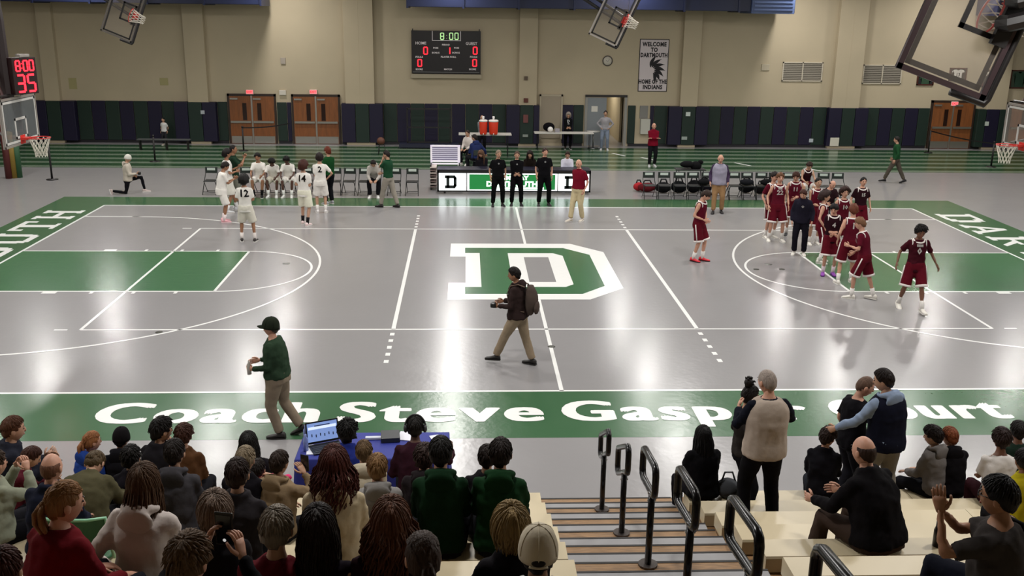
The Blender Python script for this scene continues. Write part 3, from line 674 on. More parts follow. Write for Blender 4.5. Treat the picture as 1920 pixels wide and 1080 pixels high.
# aisle handrails
RAIL = mat('#0c0a0d', .25, .3, name='black_enamel')
rail = empty('aisle_handrail', (-.01, YN-D_-.06, ZN+R_))
def rail_parts(r, zf, zn, g, L, o=0.0):
    zp = (zf+zn)/2-g+(zf-zn)/(2*L)*(-o); F_, N_ = L+o, -L+o
    m = S(); m.tube([(0, 0, 0), (0, 0, zp+.01)], .03, 10); m.build('post', RAIL, r)
    m = S(); m.tube([(0, F_, zf-g+.06), (0, F_, zf-.06), (0, F_-.02, zf-.015), (0, F_-.07, zf+.01), (0, N_+.07, zn), (0, N_+.02, zn-.015), (0, N_, zn-.06), (0, N_, zn-g+.06), (0, N_+.02, zn-g+.015), (0, N_+.07, zn-g), (0, F_-.07, zf-g), (0, F_-.02, zf-g+.015), (0, F_, zf-g+.06)], .03, 10, cap=False); m.build('hand_loop', RAIL, r)
    m = MB(); m.cyl((0, 0, 0), (0, 0, .02), .085, 12); m.build('base_plate', metal('#5a5350', .4), r)
    for z in (zp-.06, zp+.01):
        m = MB(); m.tube([(-.036, 0, z), (.036, 0, z)], .012, 6); m.build('bolt', metal('#b5b5b5', .3), r)
rail_parts(rail, .84, 1.10, .27, .30)
RLAB = ['farthest black aisle handrail at foot of the stairs', 'second black aisle handrail from the court', 'third black aisle handrail from the court', 'fourth black aisle handrail, in front of long-haired woman in black', 'tall fifth black aisle handrail beside the empty cream seats', 'nearest black aisle handrail cut off by bottom edge of frame']
RLAB += ['seventh black aisle handrail, above the frame of the photo', 'topmost black aisle handrail beside the camera']
for i in range(7):
    k = 1+2*i
    r = rail if i == 0 else empty('aisle_handrail', (0, 0, 0))
    if i == 1: rail_parts(r, .78, 1.02, .28, .30, .12)
    elif i > 1: rail_parts(r, .91, .97, .27, .29, .17)
    r.location = (-.01, YN-k*D_-.06, ZN+k*R_)
    tag(r, RLAB[i], 'handrail', 'aisle handrails down the stairs')

# ================================================================ COURTSIDE FURNITURE
def folding_chair(loc, rz, label, group, white=True, band='#b9c4bc'):
    r = empty('folding_chair', loc, rz, label, 'chair', group)
    return r
FC = empty('folding_chair', (0, 0, 0))
TB = mat('#1a1c1c', .4, .5)
for s in (-1, 1):
    m = S(); m.tube([(s*.21, -.27, .01), (s*.215, 0, .46), (s*.2, .17, .86)], .012, 6)   # rear leg sweeping... back upright
    m = S(); m.tube([(s*.21, .27, .01), (s*.2, -.02, .46), (s*.195, -.17, .62), (s*.19, -.2, .86)], .012, 6); m.build('leg', TB, FC)
    m = S(); m.tube([(s*.18, -.25, .01), (s*.18, .14, .44)], .011, 6); m.build('leg', TB, FC)
m = MB(); m.tube([(-.18, -.2, .07), (.18, -.2, .07)], .009, 6); m.build('cross_bar', TB, FC); m = MB(); m.tube([(-.2, .22, .1), (.2, .22, .1)], .009, 6); m.build('cross_bar', TB, FC)
m = MB(); m.b2(-.19, .19, -.2, .2, .43, .455); m.build('seat', mat('#15171a', .45), FC, bevel=.015)
m = MB(); m.box((0, -.185, .76), (.38, .02, .2)); bk = m.build('backrest', mat('#1a2420', .5), FC, bevel=.008)
m = MB(); m.b2(-.13, .13, -.172, -.166, .755, .835); m.build('logo_band', mat('#b9c4bc', .6), bk)
def place_chair(px, Y, rz, label, group, first=[True]):
    p = aty(px, 345, Y)
    if first[0]: r = FC; first[0] = False
    else:
        r = FC.copy(); COL.objects.link(r)
        for ch in [o for o in COL.objects if o.parent == FC]:
            c = ch.copy(); COL.objects.link(c); c.parent = r
            for g in [o for o in COL.objects if o.parent == ch]: d = g.copy(); COL.objects.link(d); d.parent = c
    r.location = (p.x, Y, 0); r.rotation_euler.z = rz; tag(r, label, 'chair', group); return r
LC = [(395, 'leftmost empty black folding chair of home bench'), (427, 'folding chair behind the clapping coach in green'), (461, 'folding chair just left of the first seated white player'), (488, 'folding chair under the leftmost seated white player'), (515, 'folding chair under the middle seated white player'), (543, 'folding chair under the right seated white player'), (575, 'folding chair behind curly haired number 14'), (628, 'folding chair right beside the red haired man in green'), (655, 'empty folding chair second right of red haired man'), (684, 'empty folding chair left of seated person in grey hoodie'), (703, 'folding chair under the bent person in grey hoodie'), (740, 'folding chair behind the coach in green polo'), (773, 'rightmost black folding chair of home bench, near scorer table')]
for px, l in LC: place_chair(px, 9.75, PI+random.uniform(-.08, .08), l, 'home bench folding chairs')
RC = [1218, 1246, 1275, 1301, 1328, 1353, 1378, 1403, 1429, 1455, 1480, 1505, 1546, 1573]
ORD = ['first', 'second', 'third', 'fourth', 'fifth', 'sixth', 'seventh', 'eighth', 'ninth', 'tenth', 'eleventh', 'twelfth', 'thirteenth', 'last']
for i, px in enumerate(RC): place_chair(px, 9.3, PI+random.uniform(-.06, .06), '%s black folding chair from the left on visitors bench' % ORD[i], 'visitors bench folding chairs')
# bags under and on the visitors bench
def bag(px, py, z, d, h, label, Y=None):
    p = at(px, py, z) if Y is None else aty(px, py, Y)
    r = empty('gym_bag', (p.x, p.y, z), random.uniform(-.4, .4), label, 'bag', 'bags at the visitors bench')
    m = S(); rs = []
    for i in range(9):
        u = i/8; e = math.sin(PI*min(max(u, .04), .96))**.35; x = (u-.5)*d[0]
        rs.append([V((x, d[1]/2*e*math.cos(q)*(1+.06*random.random()), d[2]/2*(1+e*math.sin(q))+0.005)) for q in (2*PI*j/12 for j in range(12))])
    m.rings(rs); m.build('body', cloth(h), r)
    m = S(); m.tube([(-d[0]*.25, 0, d[2]*.9), (-d[0]*.15, .02, d[2]*1.25), (d[0]*.15, .02, d[2]*1.25), (d[0]*.25, 0, d[2]*.9)], .014, 6, flat=2); m.build('strap', mat('#0c0c0e', .7), r)
for px, py, z, d, h, l in ((1197, 358, 0, (.35, .25, .3), '#a02a30', 'bright red ball bag at the left end of visitors bench'), (1213, 360, 0, (.6, .32, .32), '#5a1a20', 'maroon duffel bag under first chair of visitors bench'), (1243, 362, 0, (.5, .35, .38), '#141416', 'black bag under second chair of visitors bench'), (1272, 362, 0, (.5, .35, .42), '#101214', 'black backpack under third chair of visitors bench'), (1300, 362, 0, (.45, .35, .45), '#131315', 'black backpack under fourth chair of visitors bench'), (1322, 362, 0, (.4, .35, .4), '#15121a', 'dark backpack under fifth chair of visitors bench'), (1398, 362, 0, (.5, .35, .42), '#0f1012', 'black bag right of vest man under visitors bench'), (1425, 364, 0, (.45, .3, .36), '#161414', 'black bag under ninth chair of visitors bench')): bag(px, py, z, d, h, l)
for px, l, h in ((1320, 'black jacket bundle heaped on the fourth chair', '#121214'), (1400, 'dark jacket laid over the eighth chair seat', '#17181c'), (1438, 'black coat draped on the ninth chair back', '#101012')):
    p = aty(px, 345, 9.25); bag(px, 345, .46, (.42, .34, .22), h, l, 9.25)
for px, py, l in ((1295, 315, 'black camera gear case standing on table behind visitors bench'),):
    p = aty(px, py, 10.3); r = empty('gear_case', (p.x, 10.4, 0), 0, l, 'case')
    m = S(); m.ball((-.1, 0, .98), (.26, .2, .12)); m.ball((.2, 0, .93), (.2, .18, .16)); m.ball((.35, 0, 1.05), (.1, .1, .08)); m.build('gear', cloth('#121214'), r)
    m = MB(); m.b2(-.5, .5, -.25, .25, .8, .83); m.build('tabletop', mat('#2a2a2c', .5), r)
    for s in (-1, 1):
        for t in (-1, 1): m = MB(); m.cyl((s*.42, t*.2, 0), (s*.42, t*.2, .8), .014, 6); m.build('leg', TB, r)

# scorer's table with its lit advertising panels
ST = empty('scorers_table', (0.02, 9.95, 0), 0, 'long scorer\'s table with lit white and green front panels', 'table')
X0, X1 = at(820, 362).x-.02, at(1105, 362).x-.02
m = MB(); m.b2(X0, X1, .02, .75, .79, .82); m.build('tabletop', mat('#101024', .4), ST, bevel=.008)
m = MB(); m.b2(X0, X1, 0, .04, .70, .79); m.b2(X0, X1, 0, .04, .07, .12); m.b2(X0, X0+.06, 0, .04, .07, .79); m.b2(X1-.06, X1, 0, .04, .07, .79); m.build('panel_frame', BLKM, ST)
m = MB(); m.b2(X0, X0+.04, .04, .75, .07, .79); m.b2(X1-.04, X1, .04, .75, .07, .79); m.build('side_panel', mat('#3c1418', .5), ST)
for x in (X0+.25, 0, X1-.25):
    for y in (.1, .6): m = MB(); m.cyl((x, y-.02, .035), (x, y+.02, .035), .035, 10); m.b2(x-.02, x+.02, y-.01, y+.01, .03, .1); m.build('caster', BLKM, ST)
LEDW = mat('#f4fbff', .4, emit=1.35); LEDG = mat('#1f7a3c', .4, emit=.55); LEDL = mat('#e9fff0', .4, emit=1.6); INK = mat('#0c1c18', .5)
def tx(px): return aty(px, 340, 9.95).x-.02
pz0, pz1 = .12, .70
for a, b, mt in ((X0+.06, tx(874), LEDW), (tx(876), tx(1045), LEDW), (tx(1047), X1-.06, LEDW)):
    m = MB(); m.b2(a, b, -.01, .03, pz0, pz1); m.build('lit_panel', mt, ST)
m = MB(); m.b2(tx(880), tx(1041), -.016, -.01, pz0+.035, pz1-.035); gp = m.build('green_field', LEDG, ST)
def blockD(cx, w, h, t, mt, parent, y=-.018, zc=.41):
    m = MB()
    for x0, x1, z0, z1 in ((-w/2+.02, -w/2+.02+t, -h/2, h/2), (-w/2-.03, w/2-.06, h/2-t, h/2), (-w/2-.03, w/2-.06, -h/2, -h/2+t), (w/2-t, w/2, -h/2+.07, h/2-.07)): m.b2(cx+x0, cx+x1, y, y+.006, zc+z0, zc+z1)
    for s in (-1, 1): m.box((cx+w/2-.06, y+.003, zc+s*(h/2-.06)), (.13, .006, t*.8), 0) if False else m.add([(cx+w/2-.1, y, zc+s*(h/2)), (cx+w/2-.06, y, zc+s*h/2), (cx+w/2, y, zc+s*(h/2-.08)), (cx+w/2, y, zc+s*(h/2-.14)), (cx+w/2-t, y, zc+s*(h/2-.14)), (cx+w/2-.1, y, zc+s*(h/2-t))], [(0, 1, 2, 3, 4, 5)])
    return m.build('letter', mt, parent)
blockD(tx(846), .36, .44, .1, INK, ST); blockD(tx(1070), .36, .44, .1, INK, ST)
for t, px, z, s in (('GAMEDAY', 960, .55, .2), ('DARTMOUTH', 960, .34, .24)): text('lettering', t, s, LEDL, gp, facecam(tx(px), -.019, z), bold=.012, res=2, sx=1.15)
m = MB(); m.b2(tx(925), tx(1020), -.018, -.014, .17, .24); m.build('lit_strip', LEDL, gp)
# white slatted panel standing behind the table's left end
p = aty(835, 290, 11.2); r = empty('slatted_panel', (p.x, 11.2, 0), 0, 'white framed slatted panel cart behind left end of scorer\'s table', 'panel cart')
q0, q1 = aty(808, 272, 11.2), aty(864, 305, 11.2); w2 = (q1.x-q0.x)/2; zt, zb = q0.z, q1.z
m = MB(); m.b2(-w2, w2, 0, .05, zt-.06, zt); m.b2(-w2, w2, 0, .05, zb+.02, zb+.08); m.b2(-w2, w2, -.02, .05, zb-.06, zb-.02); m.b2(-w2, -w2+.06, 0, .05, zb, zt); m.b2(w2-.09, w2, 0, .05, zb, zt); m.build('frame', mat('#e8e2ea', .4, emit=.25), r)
m = MB(); m.b2(-w2+.05, w2-.05, .03, .045, zb+.06, zt-.05); m.build('backing', mat('#8a84a0', .5), r)
for i in range(6):
    m = MB(); z = zb+.12+i*(zt-zb-.2)/6; m.b2(-w2+.06, w2-.09, .0, .03, z, z+.035); m.build('slat', mat('#dcd8ec', .4), r)
for i in range(8):
    m = MB(); z = .1+i*(zb-.2)/7; m.b2(-w2+.0, -w2+.22, -.6, .0, z, z+.035); m.build('shelf_slat', mat('#c9bcb4' if i % 2 else '#7c6a66', .5), r)
m = MB(); m.b2(-w2+.01, -w2+.05, -.58, .02, .0, zb); m.b2(w2-.05, w2, -.02, .05, 0, zb); m.build('upright', BLKM, r)

# barrier stanchions and belts along the track
def stanchion(px, py, h, label):
    p = at(px, py); r = empty('barrier_post', (p.x, p.y, 0), 0, label, 'barrier post', 'belt barrier posts by the track')
    m = S(); m.tube([(0, 0, .03), (0, 0, h)], .035, 10); m.build('pole', BLKM, r)
    m = S(); m.tube([(0, 0, 0), (0, 0, .02), (0, 0, .04)], [.2, .2, .06], 18); m.build('base', BLKM, r)
    m = S(); m.tube([(0, 0, h-.02), (0, 0, h+.05)], .045, 10); m.build('belt_head', BLKM, r)
    return p
P1 = stanchion(98, 337, 1.45, 'black barrier post under the left hoop net'); P2 = stanchion(291, 303, 1.0, 'black barrier post right of the kneeling person\'s hood'); P3 = stanchion(457, 283, 1.0, 'black barrier post before the leftmost wooden doors')
P5 = stanchion(1858, 313, 1.0, 'pale barrier post before the far right doors')
def belt(p, q, z0, z1, label):
    p, q = V((p.x, p.y, 0)), V((q.x, q.y, 0)); m = MB(); d = (q-p).normalized(); n = 8; vs = []; fs = []
    nn = V((-d.y, d.x, 0))*.002
    for s in (1, -1):
        for i in range(n+1):
            u = i/n; c = p.lerp(q, u); z = z0+(z1-z0)*u-.06*math.sin(PI*u); vs += [(c+nn*s+V((0, 0, z-.025))), (c+nn*s+V((0, 0, z+.025)))]
    for i in range(n):
        fs.append((2*i, 2*i+2, 2*i+3, 2*i+1)); b = 2*(n+1); fs.append((b+2*i+1, b+2*i+3, b+2*i+2, b+2*i))
    m.add(vs, fs); tag(m.build('barrier_belt', BLKM), label, 'belt')
belt(P3, V((-9.3, 21.2, 0)), .98, 1.0, 'black barrier belt across the leftmost wooden doors')
belt(P5, aty(1745, 250, 20.5), .95, .98, 'black barrier belt across the far right wooden doors')
p5 = aty(1745, 250, 20.5); r = empty('barrier_post', (p5.x, 20.5, 0), 0, 'thin black barrier post left of far right doors', 'barrier post', 'belt barrier posts by the track')
m = S(); m.tube([(0, 0, 0), (0, 0, 1.0)], .03, 8); m.build('pole', BLKM, r); m = S(); m.tube([(0, 0, 0), (0, 0, .03)], .18, 16); m.build('base', BLKM, r)
# long hurdle bench left on the track
p, q = at(272, 290), at(318, 290); r = empty('track_bench', ((p.x+q.x)/2, 19.8, 0), 0, 'low dark bench on the track left of kneeling person', 'bench')
m = MB(); m.b2(-1.2, 1.0, -.15, .15, .42, .46); m.build('bench_top', mat('#4a4c4c', .5), r)
for s in (-1.1, 0, .9): m = MB(); m.b2(s-.02, s+.02, -.12, .12, 0, .42); m.build('leg', BLKM, r)
# thing parked by the left pads: coloured tumbling mat edge at far left
for i, (h, z0, z1) in enumerate((('#4a1512', 0.0, 1.9), ('#7a6420', 0.0, 1.7), ('#1f4a2a', 0.0, 1.5))):
    p = aty(8+i*7, 260, 12.5); m = S(); m.tube([(0, 0, z0), (0, 0, z1)], .12, 14); o = m.build('rolled_mat', mat(h, .6), None, (p.x, 12.5+.1*i, 0))
    tag(o, ('red', 'yellow', 'green')[i]+' rolled mat standing behind the left hoop at photo edge', 'mat')

# tables at the back with coolers
def table(x, y, w, d, h, label, top='#b9b5ae', rz=0, name='folding_table'):
    r = empty(name, (x, y, 0), rz, label, 'table')
    m = MB(); m.b2(-w/2, w/2, -d/2, d/2, h-.04, h); m.build('tabletop', mat(top, .45), r, bevel=.006)
    for s in (-1, 1):
        for t in (-1, 1):
            m = MB(); m.cyl((s*(w/2-.15), t*(d/2-.08), 0), (s*(w/2-.15), t*(d/2-.08), h-.04), .014, 6); m.build('leg', TB, r)
    return r
p = aty(905, 250, 18.6); table(p.x+.1, 18.6, 2.2, .7, .95, 'white folding table with two orange coolers behind scorer table')
CO = mat('#d23416', .45); CW = mat('#ded8d2', .45)
for px, l, s in ((906, 'left orange water cooler with white lid', .9), (925, 'right larger orange water cooler with white lid', 1.05)):
    q = aty(px, 270, 18.3); r = empty('water_cooler', (q.x, 18.3, .95-.25), 0, l, 'cooler', 'orange drink coolers')
    r.location.z = .955
    m = S(); m.tube([(0, 0, 0), (0, 0, .05), (0, 0, .5), (0, 0, .52)], [.15*s, .165*s, .19*s, .185*s], 20); m.build('tank', CO, r)
    m = S(); m.tube([(0, 0, .52), (0, 0, .58), (0, 0, .6)], [.195*s, .195*s, .15*s], 20); m.build('lid', CW, r)
    m = S(); m.tube([(0, -.17*s, .05), (0, -.23*s, .05), (0, -.23*s, .0)], .02, 8); m.build('spigot', CW, r)
    q2 = S(); q2.tube([(0, 0, 0), (0, 0, .12), (0, 0, .14)], [.035, .05, .04], 12); o = q2.build('paper_cups', mat('#ece8e6', .6), None, (q.x, 18.3, .955+.6)); tag(o, 'stack of white paper cups on the %s orange cooler' % l.split()[0], 'cups')
# reduce: table stands so the coolers rest on it
p = aty(1060, 246, 20.9); table(p.x-.1, 20.6, 2.6, .6, .78, 'white ticket table by the beige door with ball and items')
q = aty(1032, 238, 20.6); m = S(); m.ball((0, 0, .12), .12, 16, 10); o = m.build('white_ball', mat('#d8d4d0', .5), None, (q.x, 20.6, .78)); tag(o, 'white and black ball on the ticket table', 'ball')
m = S(); m.ball((0, .1, .2), (.26, .12, .2), 12, 8); o = m.build('black_bag', cloth('#0e0c10'), None, (q.x-.05, 20.75, .78)); tag(o, 'black bag behind the white ball on the ticket table', 'bag')
q = aty(1045, 240, 20.6); m = MB(); m.b2(-.1, .1, -.08, .08, 0, .16); o = m.build('cash_box', mat('#8f8a90', .5), None, (q.x, 20.6, .78), bevel=.01); tag(o, 'small grey box on the ticket table', 'box')
p = aty(1112, 247, 21.3); r = empty('round_stool', (p.x, 21.2, 0), 0, 'small pale topped stool in front of the open grey door', 'stool')
m = S(); m.tube([(0, 0, .74), (0, 0, .78)], .3, 18); m.build('stool_top', mat('#b9b6b0', .5), r); m = S(); m.tube([(0, 0, 0), (0, 0, .74)], .04, 10); m.build('leg', metal('#8c8c8c'), r); m = S(); m.tube([(0, 0, 0), (0, 0, .03)], .24, 16); m.build('base', metal('#777777'), r)
q = aty(714, 265, 19); m = S(); m.ball((0, 0, 0), .16, 16, 10); m.tor((0, 0, 0), .162, .006, 'Y', 20, 4); o = m.build('basketball', mat('#5a3222', .6, bump=.3, bscale=60), None, (q.x, 19, .55)); tag(o, 'brown basketball on ball stand far behind home bench', 'ball')
r = empty('ball_stand', (q.x, 19, 0), 0, 'low black stand holding the basketball behind home bench', 'stand'); m = S(); m.tor((0, 0, .4), .14, .015, 'Z'); m.build('ring', BLKM, r)
for k in range(3): a = k*2.09; m = S(); m.tube([(.14*math.cos(a), .14*math.sin(a), .4), (.2*math.cos(a), .2*math.sin(a), 0)], .012, 6); m.build('leg', BLKM, r)
# long low black mat trolley along the wall behind the home bench
r = empty('equipment_rack', (-3.2, 21.0, 0), 0, 'dark equipment rack with black frame against pads left of coolers', 'rack')
for x in (-.95, .95): m = MB(); m.b2(x-.03, x+.03, -.03, .03, 0, 1.75); m.build('upright', BLKM, r)
for z in (.25, .9, 1.7): m = MB(); m.b2(-.95, .95, -.03, .03, z-.03, z+.03); m.build('cross_bar', BLKM, r)
m = MB(); m.b2(-1.3, 1.3, -.35, .35, .05, .2); m.build('base', mat('#15182e', .5), r)

# ================================================================ BLUE PRESS TABLE IN FRONT OF THE BLEACHERS
pa, pb, pc = at(575, 812, .75), at(838, 806, .75), at(850, 880, .0)
BT = empty('press_table', ((pa.x+pb.x)/2, (pa.y)-.38, 0), 0, 'table with royal blue cloth below the bleachers, carrying a laptop', 'table'); tw = (pb.x-pa.x)/2+.02
BLUE = mat('#1f2a80', .7, bump=.25, bscale=5, var=.08, vscale=3, name='table_cloth')
m = MB(); m.b2(-tw, tw, -.38, .38, .7, .74); m.build('tabletop', mat('#8f8a80', .5), BT)
for s in (-1, 1):
    for t in (-1, 1): m = MB(); m.cyl((s*(tw-.2), t*.3, 0), (s*(tw-.2), t*.3, .7), .015, 6); m.build('leg', TB, BT)
CY = BT.location.y; CX = BT.location.x
# cloth, a thing that lies over the table
rs = []; n = 96
def per(u, grow, z, wav):
    L = 4*(tw+.38); s = u*L; X, Y = tw+grow, .38+grow
    k = s/(L) ; seg = [(2*tw), .76, 2*tw, .76]; q = s
    if q < seg[0]: p = V((-X+q/seg[0]*2*X, -Y, 0)); nn = V((0, -1, 0))
    elif q < seg[0]+seg[1]: p = V((X, -Y+(q-seg[0])/seg[1]*2*Y, 0)); nn = V((1, 0, 0))
    elif q < 2*seg[0]+seg[1]: p = V((X-(q-seg[0]-seg[1])/seg[0]*2*X, Y, 0)); nn = V((0, 1, 0))
    else: p = V((-X, Y-(q-2*seg[0]-seg[1])/seg[1]*2*Y, 0)); nn = V((-1, 0, 0))
    return p+nn*wav*math.sin(s*17+math.sin(s*5)*2)+V((0, 0, z))
m = S(); m.rings([[per(i/n, g, z, wv) for i in range(n)] for g, z, wv in ((-.02, .748, 0), (.004, .748, 0), (.014, .735, 0), (.02, .6, .008), (.03, .35, .018), (.045, .08, .03))], cap=False)
m.add([per(i/n, -.02, .748, 0) for i in range(n)], [tuple(range(n))]); o = m.build('tablecloth', BLUE, None, (CX, CY, 0)); tag(o, 'royal blue cloth draped over the press table', 'tablecloth')
# laptop with a picture of the game
lp = aty(605, 798, CY+.05); zt = .752
LT = empty('laptop', (aty(606, 800, CY+.02).x, CY+.02, zt), .42, 'open laptop with bright blue-white screen at left end of press table', 'laptop')
m = MB(); m.b2(-.2, .2, -.26, .02, 0, .018); m.build('base', mat('#101114', .4), LT, bevel=.005)
for i in range(4):
    m = MB(); m.b2(-.17, .17, -.22+i*.045, -.185+i*.045, .018, .022); m.build('key_row', mat('#24262a', .5), LT)
M_ = Matrix.Translation((0, .02, .015)) @ Matrix.Rotation(math.radians(-12), 4, 'X')
m = MB(); m.box((0, 0, .15), (.42, .012, .28), 0, M_); m.build('lid', mat('#0e0f12', .4), LT)
m = MB(); m.box((0, -.008, .155), (.385, .004, .235), 0, M_); sd = m.build('screen', mat('#6f86b8', .3, emit=.9), LT)
m = MB(); m.box((0, -.012, .21), (.36, .002, .035), 0, M_); m.build('screen_bar', mat('#c9d6ee', .3, emit=.9), sd)
m = MB(); m.box((0, -.012, .235), (.2, .002, .014), 0, M_); m.build('screen_bar', mat('#2a3658', .3, emit=.5), sd)
for i in range(6): m = MB(); m.box((-.14+i*.055, -.012, .12-.012*(i % 2)), (.012, .002, .035), 0, M_); m.build('screen_figure', mat('#20283c', .3), sd)
def small(name, px, py, d, h, label, cat, rz=0, bev=.004, z=.752):
    p = at(px, py, z); m = MB(); m.b2(-d[0]/2, d[0]/2, -d[1]/2, d[1]/2, 0, d[2]); o = m.build(name, mat(h, .5), None, (p.x, p.y, z), rz, bev); return tag(o, label, cat)
small('paper_sheet', 592, 843, (.22, .28, .006), '#d9dbe6', 'white sheet of paper before the laptop', 'paper', .1, .001)
small('paper_sheet', 762, 818, (.22, .26, .006), '#d2d2dc', 'white paper beside the man with headset on press table', 'paper', -.2, .001)
small('audio_mixer', 732, 822, (.24, .26, .06), '#22242a', 'black audio mixer on the press table', 'mixer', .1)
small('white_card', 815, 820, (.12, .1, .01), '#cfd2e0', 'small white card at right end of press table', 'card', .3, .001)
small('pen_case', 700, 823, (.2, .06, .03), '#c0c4d2', 'small pale case in middle of press table', 'case', .05)
p = at(575, 835, .752)
for i, (px, py) in enumerate(((574, 845), (574, 828))):
    p = at(px, py, .752); m = S(); m.tube([(0, 0, 0), (0, 0, .16), (0, 0, .19), (0, 0, .22)], [.032, .032, .014, .014], 12); o = m.build('water_bottle', mat('#7f8fc8', .15), None, (p.x, p.y, .752)); tag(o, ('near' if i == 0 else 'far')+' clear water bottle at left edge of press table', 'bottle')
# stadium seats on the bleachers
def stadium_seat(x, k, h, label, dy0=0.0):
    r = empty('stadium_seat', (x, YS-k*D_-.16, ZS+k*R_), 0, label, 'seat')
    m = S(); m.ball((0, 0, .035), (.23, .2, .035), 16, 6); m.build('cushion', mat(h, .5), r)
    m = MB()
    for z in (.36+abs(dy0)*.5,): m.rings([[V((x_, -.2+dy0-.05*(1-(x_/.24)**2)+dy, z+dz)) for dy, dz in ((0, -.16), (.02, -.16), (.02, .1), (0, .1))] for x_ in [-.24+.04*i for i in range(13)]])
    m.build('backrest', mat(h, .45), r, bevel=.006)
    zt_ = .47+abs(dy0)*.5; m = S(); m.tube([(-.25, -.2+dy0, zt_), (-.12, -.25+dy0, zt_+.005), (.12, -.25+dy0, zt_+.005), (.25, -.2+dy0, zt_), (.26, -.2+dy0, .3), (.25, -.1, .05)], .014, 8); m.tube([(-.25, -.2+dy0, zt_), (-.26, -.2+dy0, .3), (-.25, -.1, .05)], .014, 8); m.build('seat_frame', mat('#c0503c' if h != '#1f5a34' else '#8fc9a4', .4), r)
stadium_seat(-4.03, 7, '#b23a2c', 'orange-red stadium seat back behind the ponytail woman in red', -.16)
stadium_seat(-4.75, 4, '#1f5a34', 'green stadium seat with mint top rail left of the white hoodie woman')
# dark drink bottle held upright on a bench right
# ================================================================ PEOPLE
FOLD = bpy.data.textures.new('folds', 'CLOUDS'); FOLD.noise_scale = 0.11; FOLD.noise_depth = 2
FUR = bpy.data.textures.new('tufts', 'CLOUDS'); FUR.noise_scale = 0.03
BAKE = []      # (object, extra MB or None)
def remeshed(o, vox, disp=0.0, smooth=3, extra=None, tex=None):
    m = o.modifiers.new('r', 'REMESH'); m.mode = 'VOXEL'; m.voxel_size = vox; m.use_smooth_shade = True
    m = o.modifiers.new('s', 'SMOOTH'); m.factor = .5; m.iterations = smooth
    if disp:
        m = o.modifiers.new('d', 'DISPLACE'); m.texture = tex or FOLD; m.texture_coords = 'GLOBAL'; m.strength = disp; m.mid_level = .5
    BAKE.append((o, extra))
def ik(a, t, l1, l2, pole):
    d = t-a; L = d.length; L2 = min(L, (l1+l2)*.999)
    d = d.normalized() if L > 1e-6 else V((0, 0, -1)); t = a+d*L2
    x = (l1*l1-l2*l2+L2*L2)/(2*L2); h = math.sqrt(max(0, l1*l1-x*x))
    p = pole-d*pole.dot(d)
    if p.length < 1e-5: p = d.orthogonal()
    return a+d*x+p.normalized()*h, t
def interp(tab, z):
    if z <= tab[0][0]: return tab[0][1:]
    for i in range(len(tab)-1):
        if z <= tab[i+1][0]:
            u = (z-tab[i][0])/(tab[i+1][0]-tab[i][0]); return tuple(a+(b-a)*u for a, b in zip(tab[i][1:], tab[i+1][1:]))
    return tab[-1][1:]
TORSO = [(-.11, .10, .085), (-.07, .15, .105), (0, .165, .118), (.1, .15, .105), (.2, .152, .108), (.3, .168, .12), (.38, .176, .122), (.44, .172, .108), (.48, .14, .088), (.51, .095, .072), (.535, .066, .066), (.60, .056, .06)]
SKINS = {'l': '#b08870', 'p': '#bd8e78', 'm': '#946a50', 'd': '#50342a', 'b': '#704a38'}
ARMS = {'down': (.07, .02, -.50), 'relax': (.09, .1, -.47), 'hips': (.02, .06, -.40), 'crossed': (-.27, .22, -.22), 'clap': (-.15, .32, -.14), 'clapup': (-.13, .30, .02), 'phone': (-.08, .30, .10),
        'lap': (-.06, .33, -.36), 'knees': (.0, .40, -.30), 'front': (-.10, .26, -.24), 'back': (.02, -.22, -.42), 'face': (-.14, .18, .07), 'reach': (0, .52, -.02), 'up': (-.02, .25, .38), 'hold': (-.02, .22, -.24), 'side': (.30, .1, -.38), 'fold': (-.16, .2, -.34)}
HEADR = (.078, .099, .122)
def head_geo(m, M, face=True, neckmat=0):
    """a head with jaw, nose, ears, eyes and mouth appended to mesh builder m"""
    n, k = 18, 13; a, b, c = HEADR; vs = []
    def pt(t, q):
        x, y, z = math.sin(t)*math.cos(q), math.sin(t)*math.sin(q), math.cos(t)
        X, Y, Z = x*a, y*b, z*c
        if z < -.1: f = 1-.30*min(1, (-z-.1)/.9); X *= f; Y = Y*(f if y < 0 else 1-.12*(-z-.1)) 
        if y < 0 and z < .2: Y *= 1-.12*min(1, .2-z)
        if y > .55 and .0 < z < .3: Y -= .006*(1-abs(x)*1.2)
        if y > .6 and abs(z-.02) < .16 and .2 < abs(x) < .55: Y -= .007
        return V((X, Y, Z))
    m.mi = 0; m.smooth = True
    rs = [[pt(PI*(i+.15)/(k-.7), 2*PI*j/n) for j in range(n)] for i in range(k)]
    m.rings([[M @ p for p in r] for r in rs])
    if not face: return
    m.rings([[M @ V(p) for p in r] for r in ([(-.009, .093, .022), (.009, .093, .022), (.009, .085, .026), (-.009, .085, .026)], [(-.013, .108, -.012), (.013, .108, -.012), (.02, .085, -.014), (-.02, .085, -.014)], [(-.014, .104, -.026), (.014, .104, -.026), (.019, .085, -.028), (-.019, .085, -.028)])])
    for s in (-1, 1):
        m.ball(M @ V((s*.079, -.004, -.008)), .001, 4, 3)
        m.ball((0, 0, 0), (.010, .020, .031), 8, 6, M @ Matrix.Translation((s*.080, -.006, -.004)))
        m.mi = 1; m.ball((0, 0, 0), (.013, .006, .0065), 8, 5, M @ Matrix.Translation((s*.031, .0865, .012)))
        m.ball((0, 0, 0), (.018, .005, .004), 6, 4, M @ Matrix.Translation((s*.031, .0895, .036))); m.mi = 0
    m.mi = 2; m.ball((0, 0, 0), (.024, .007, .008), 8, 5, M @ Matrix.Translation((0, .0865, -.052))); m.mi = 0
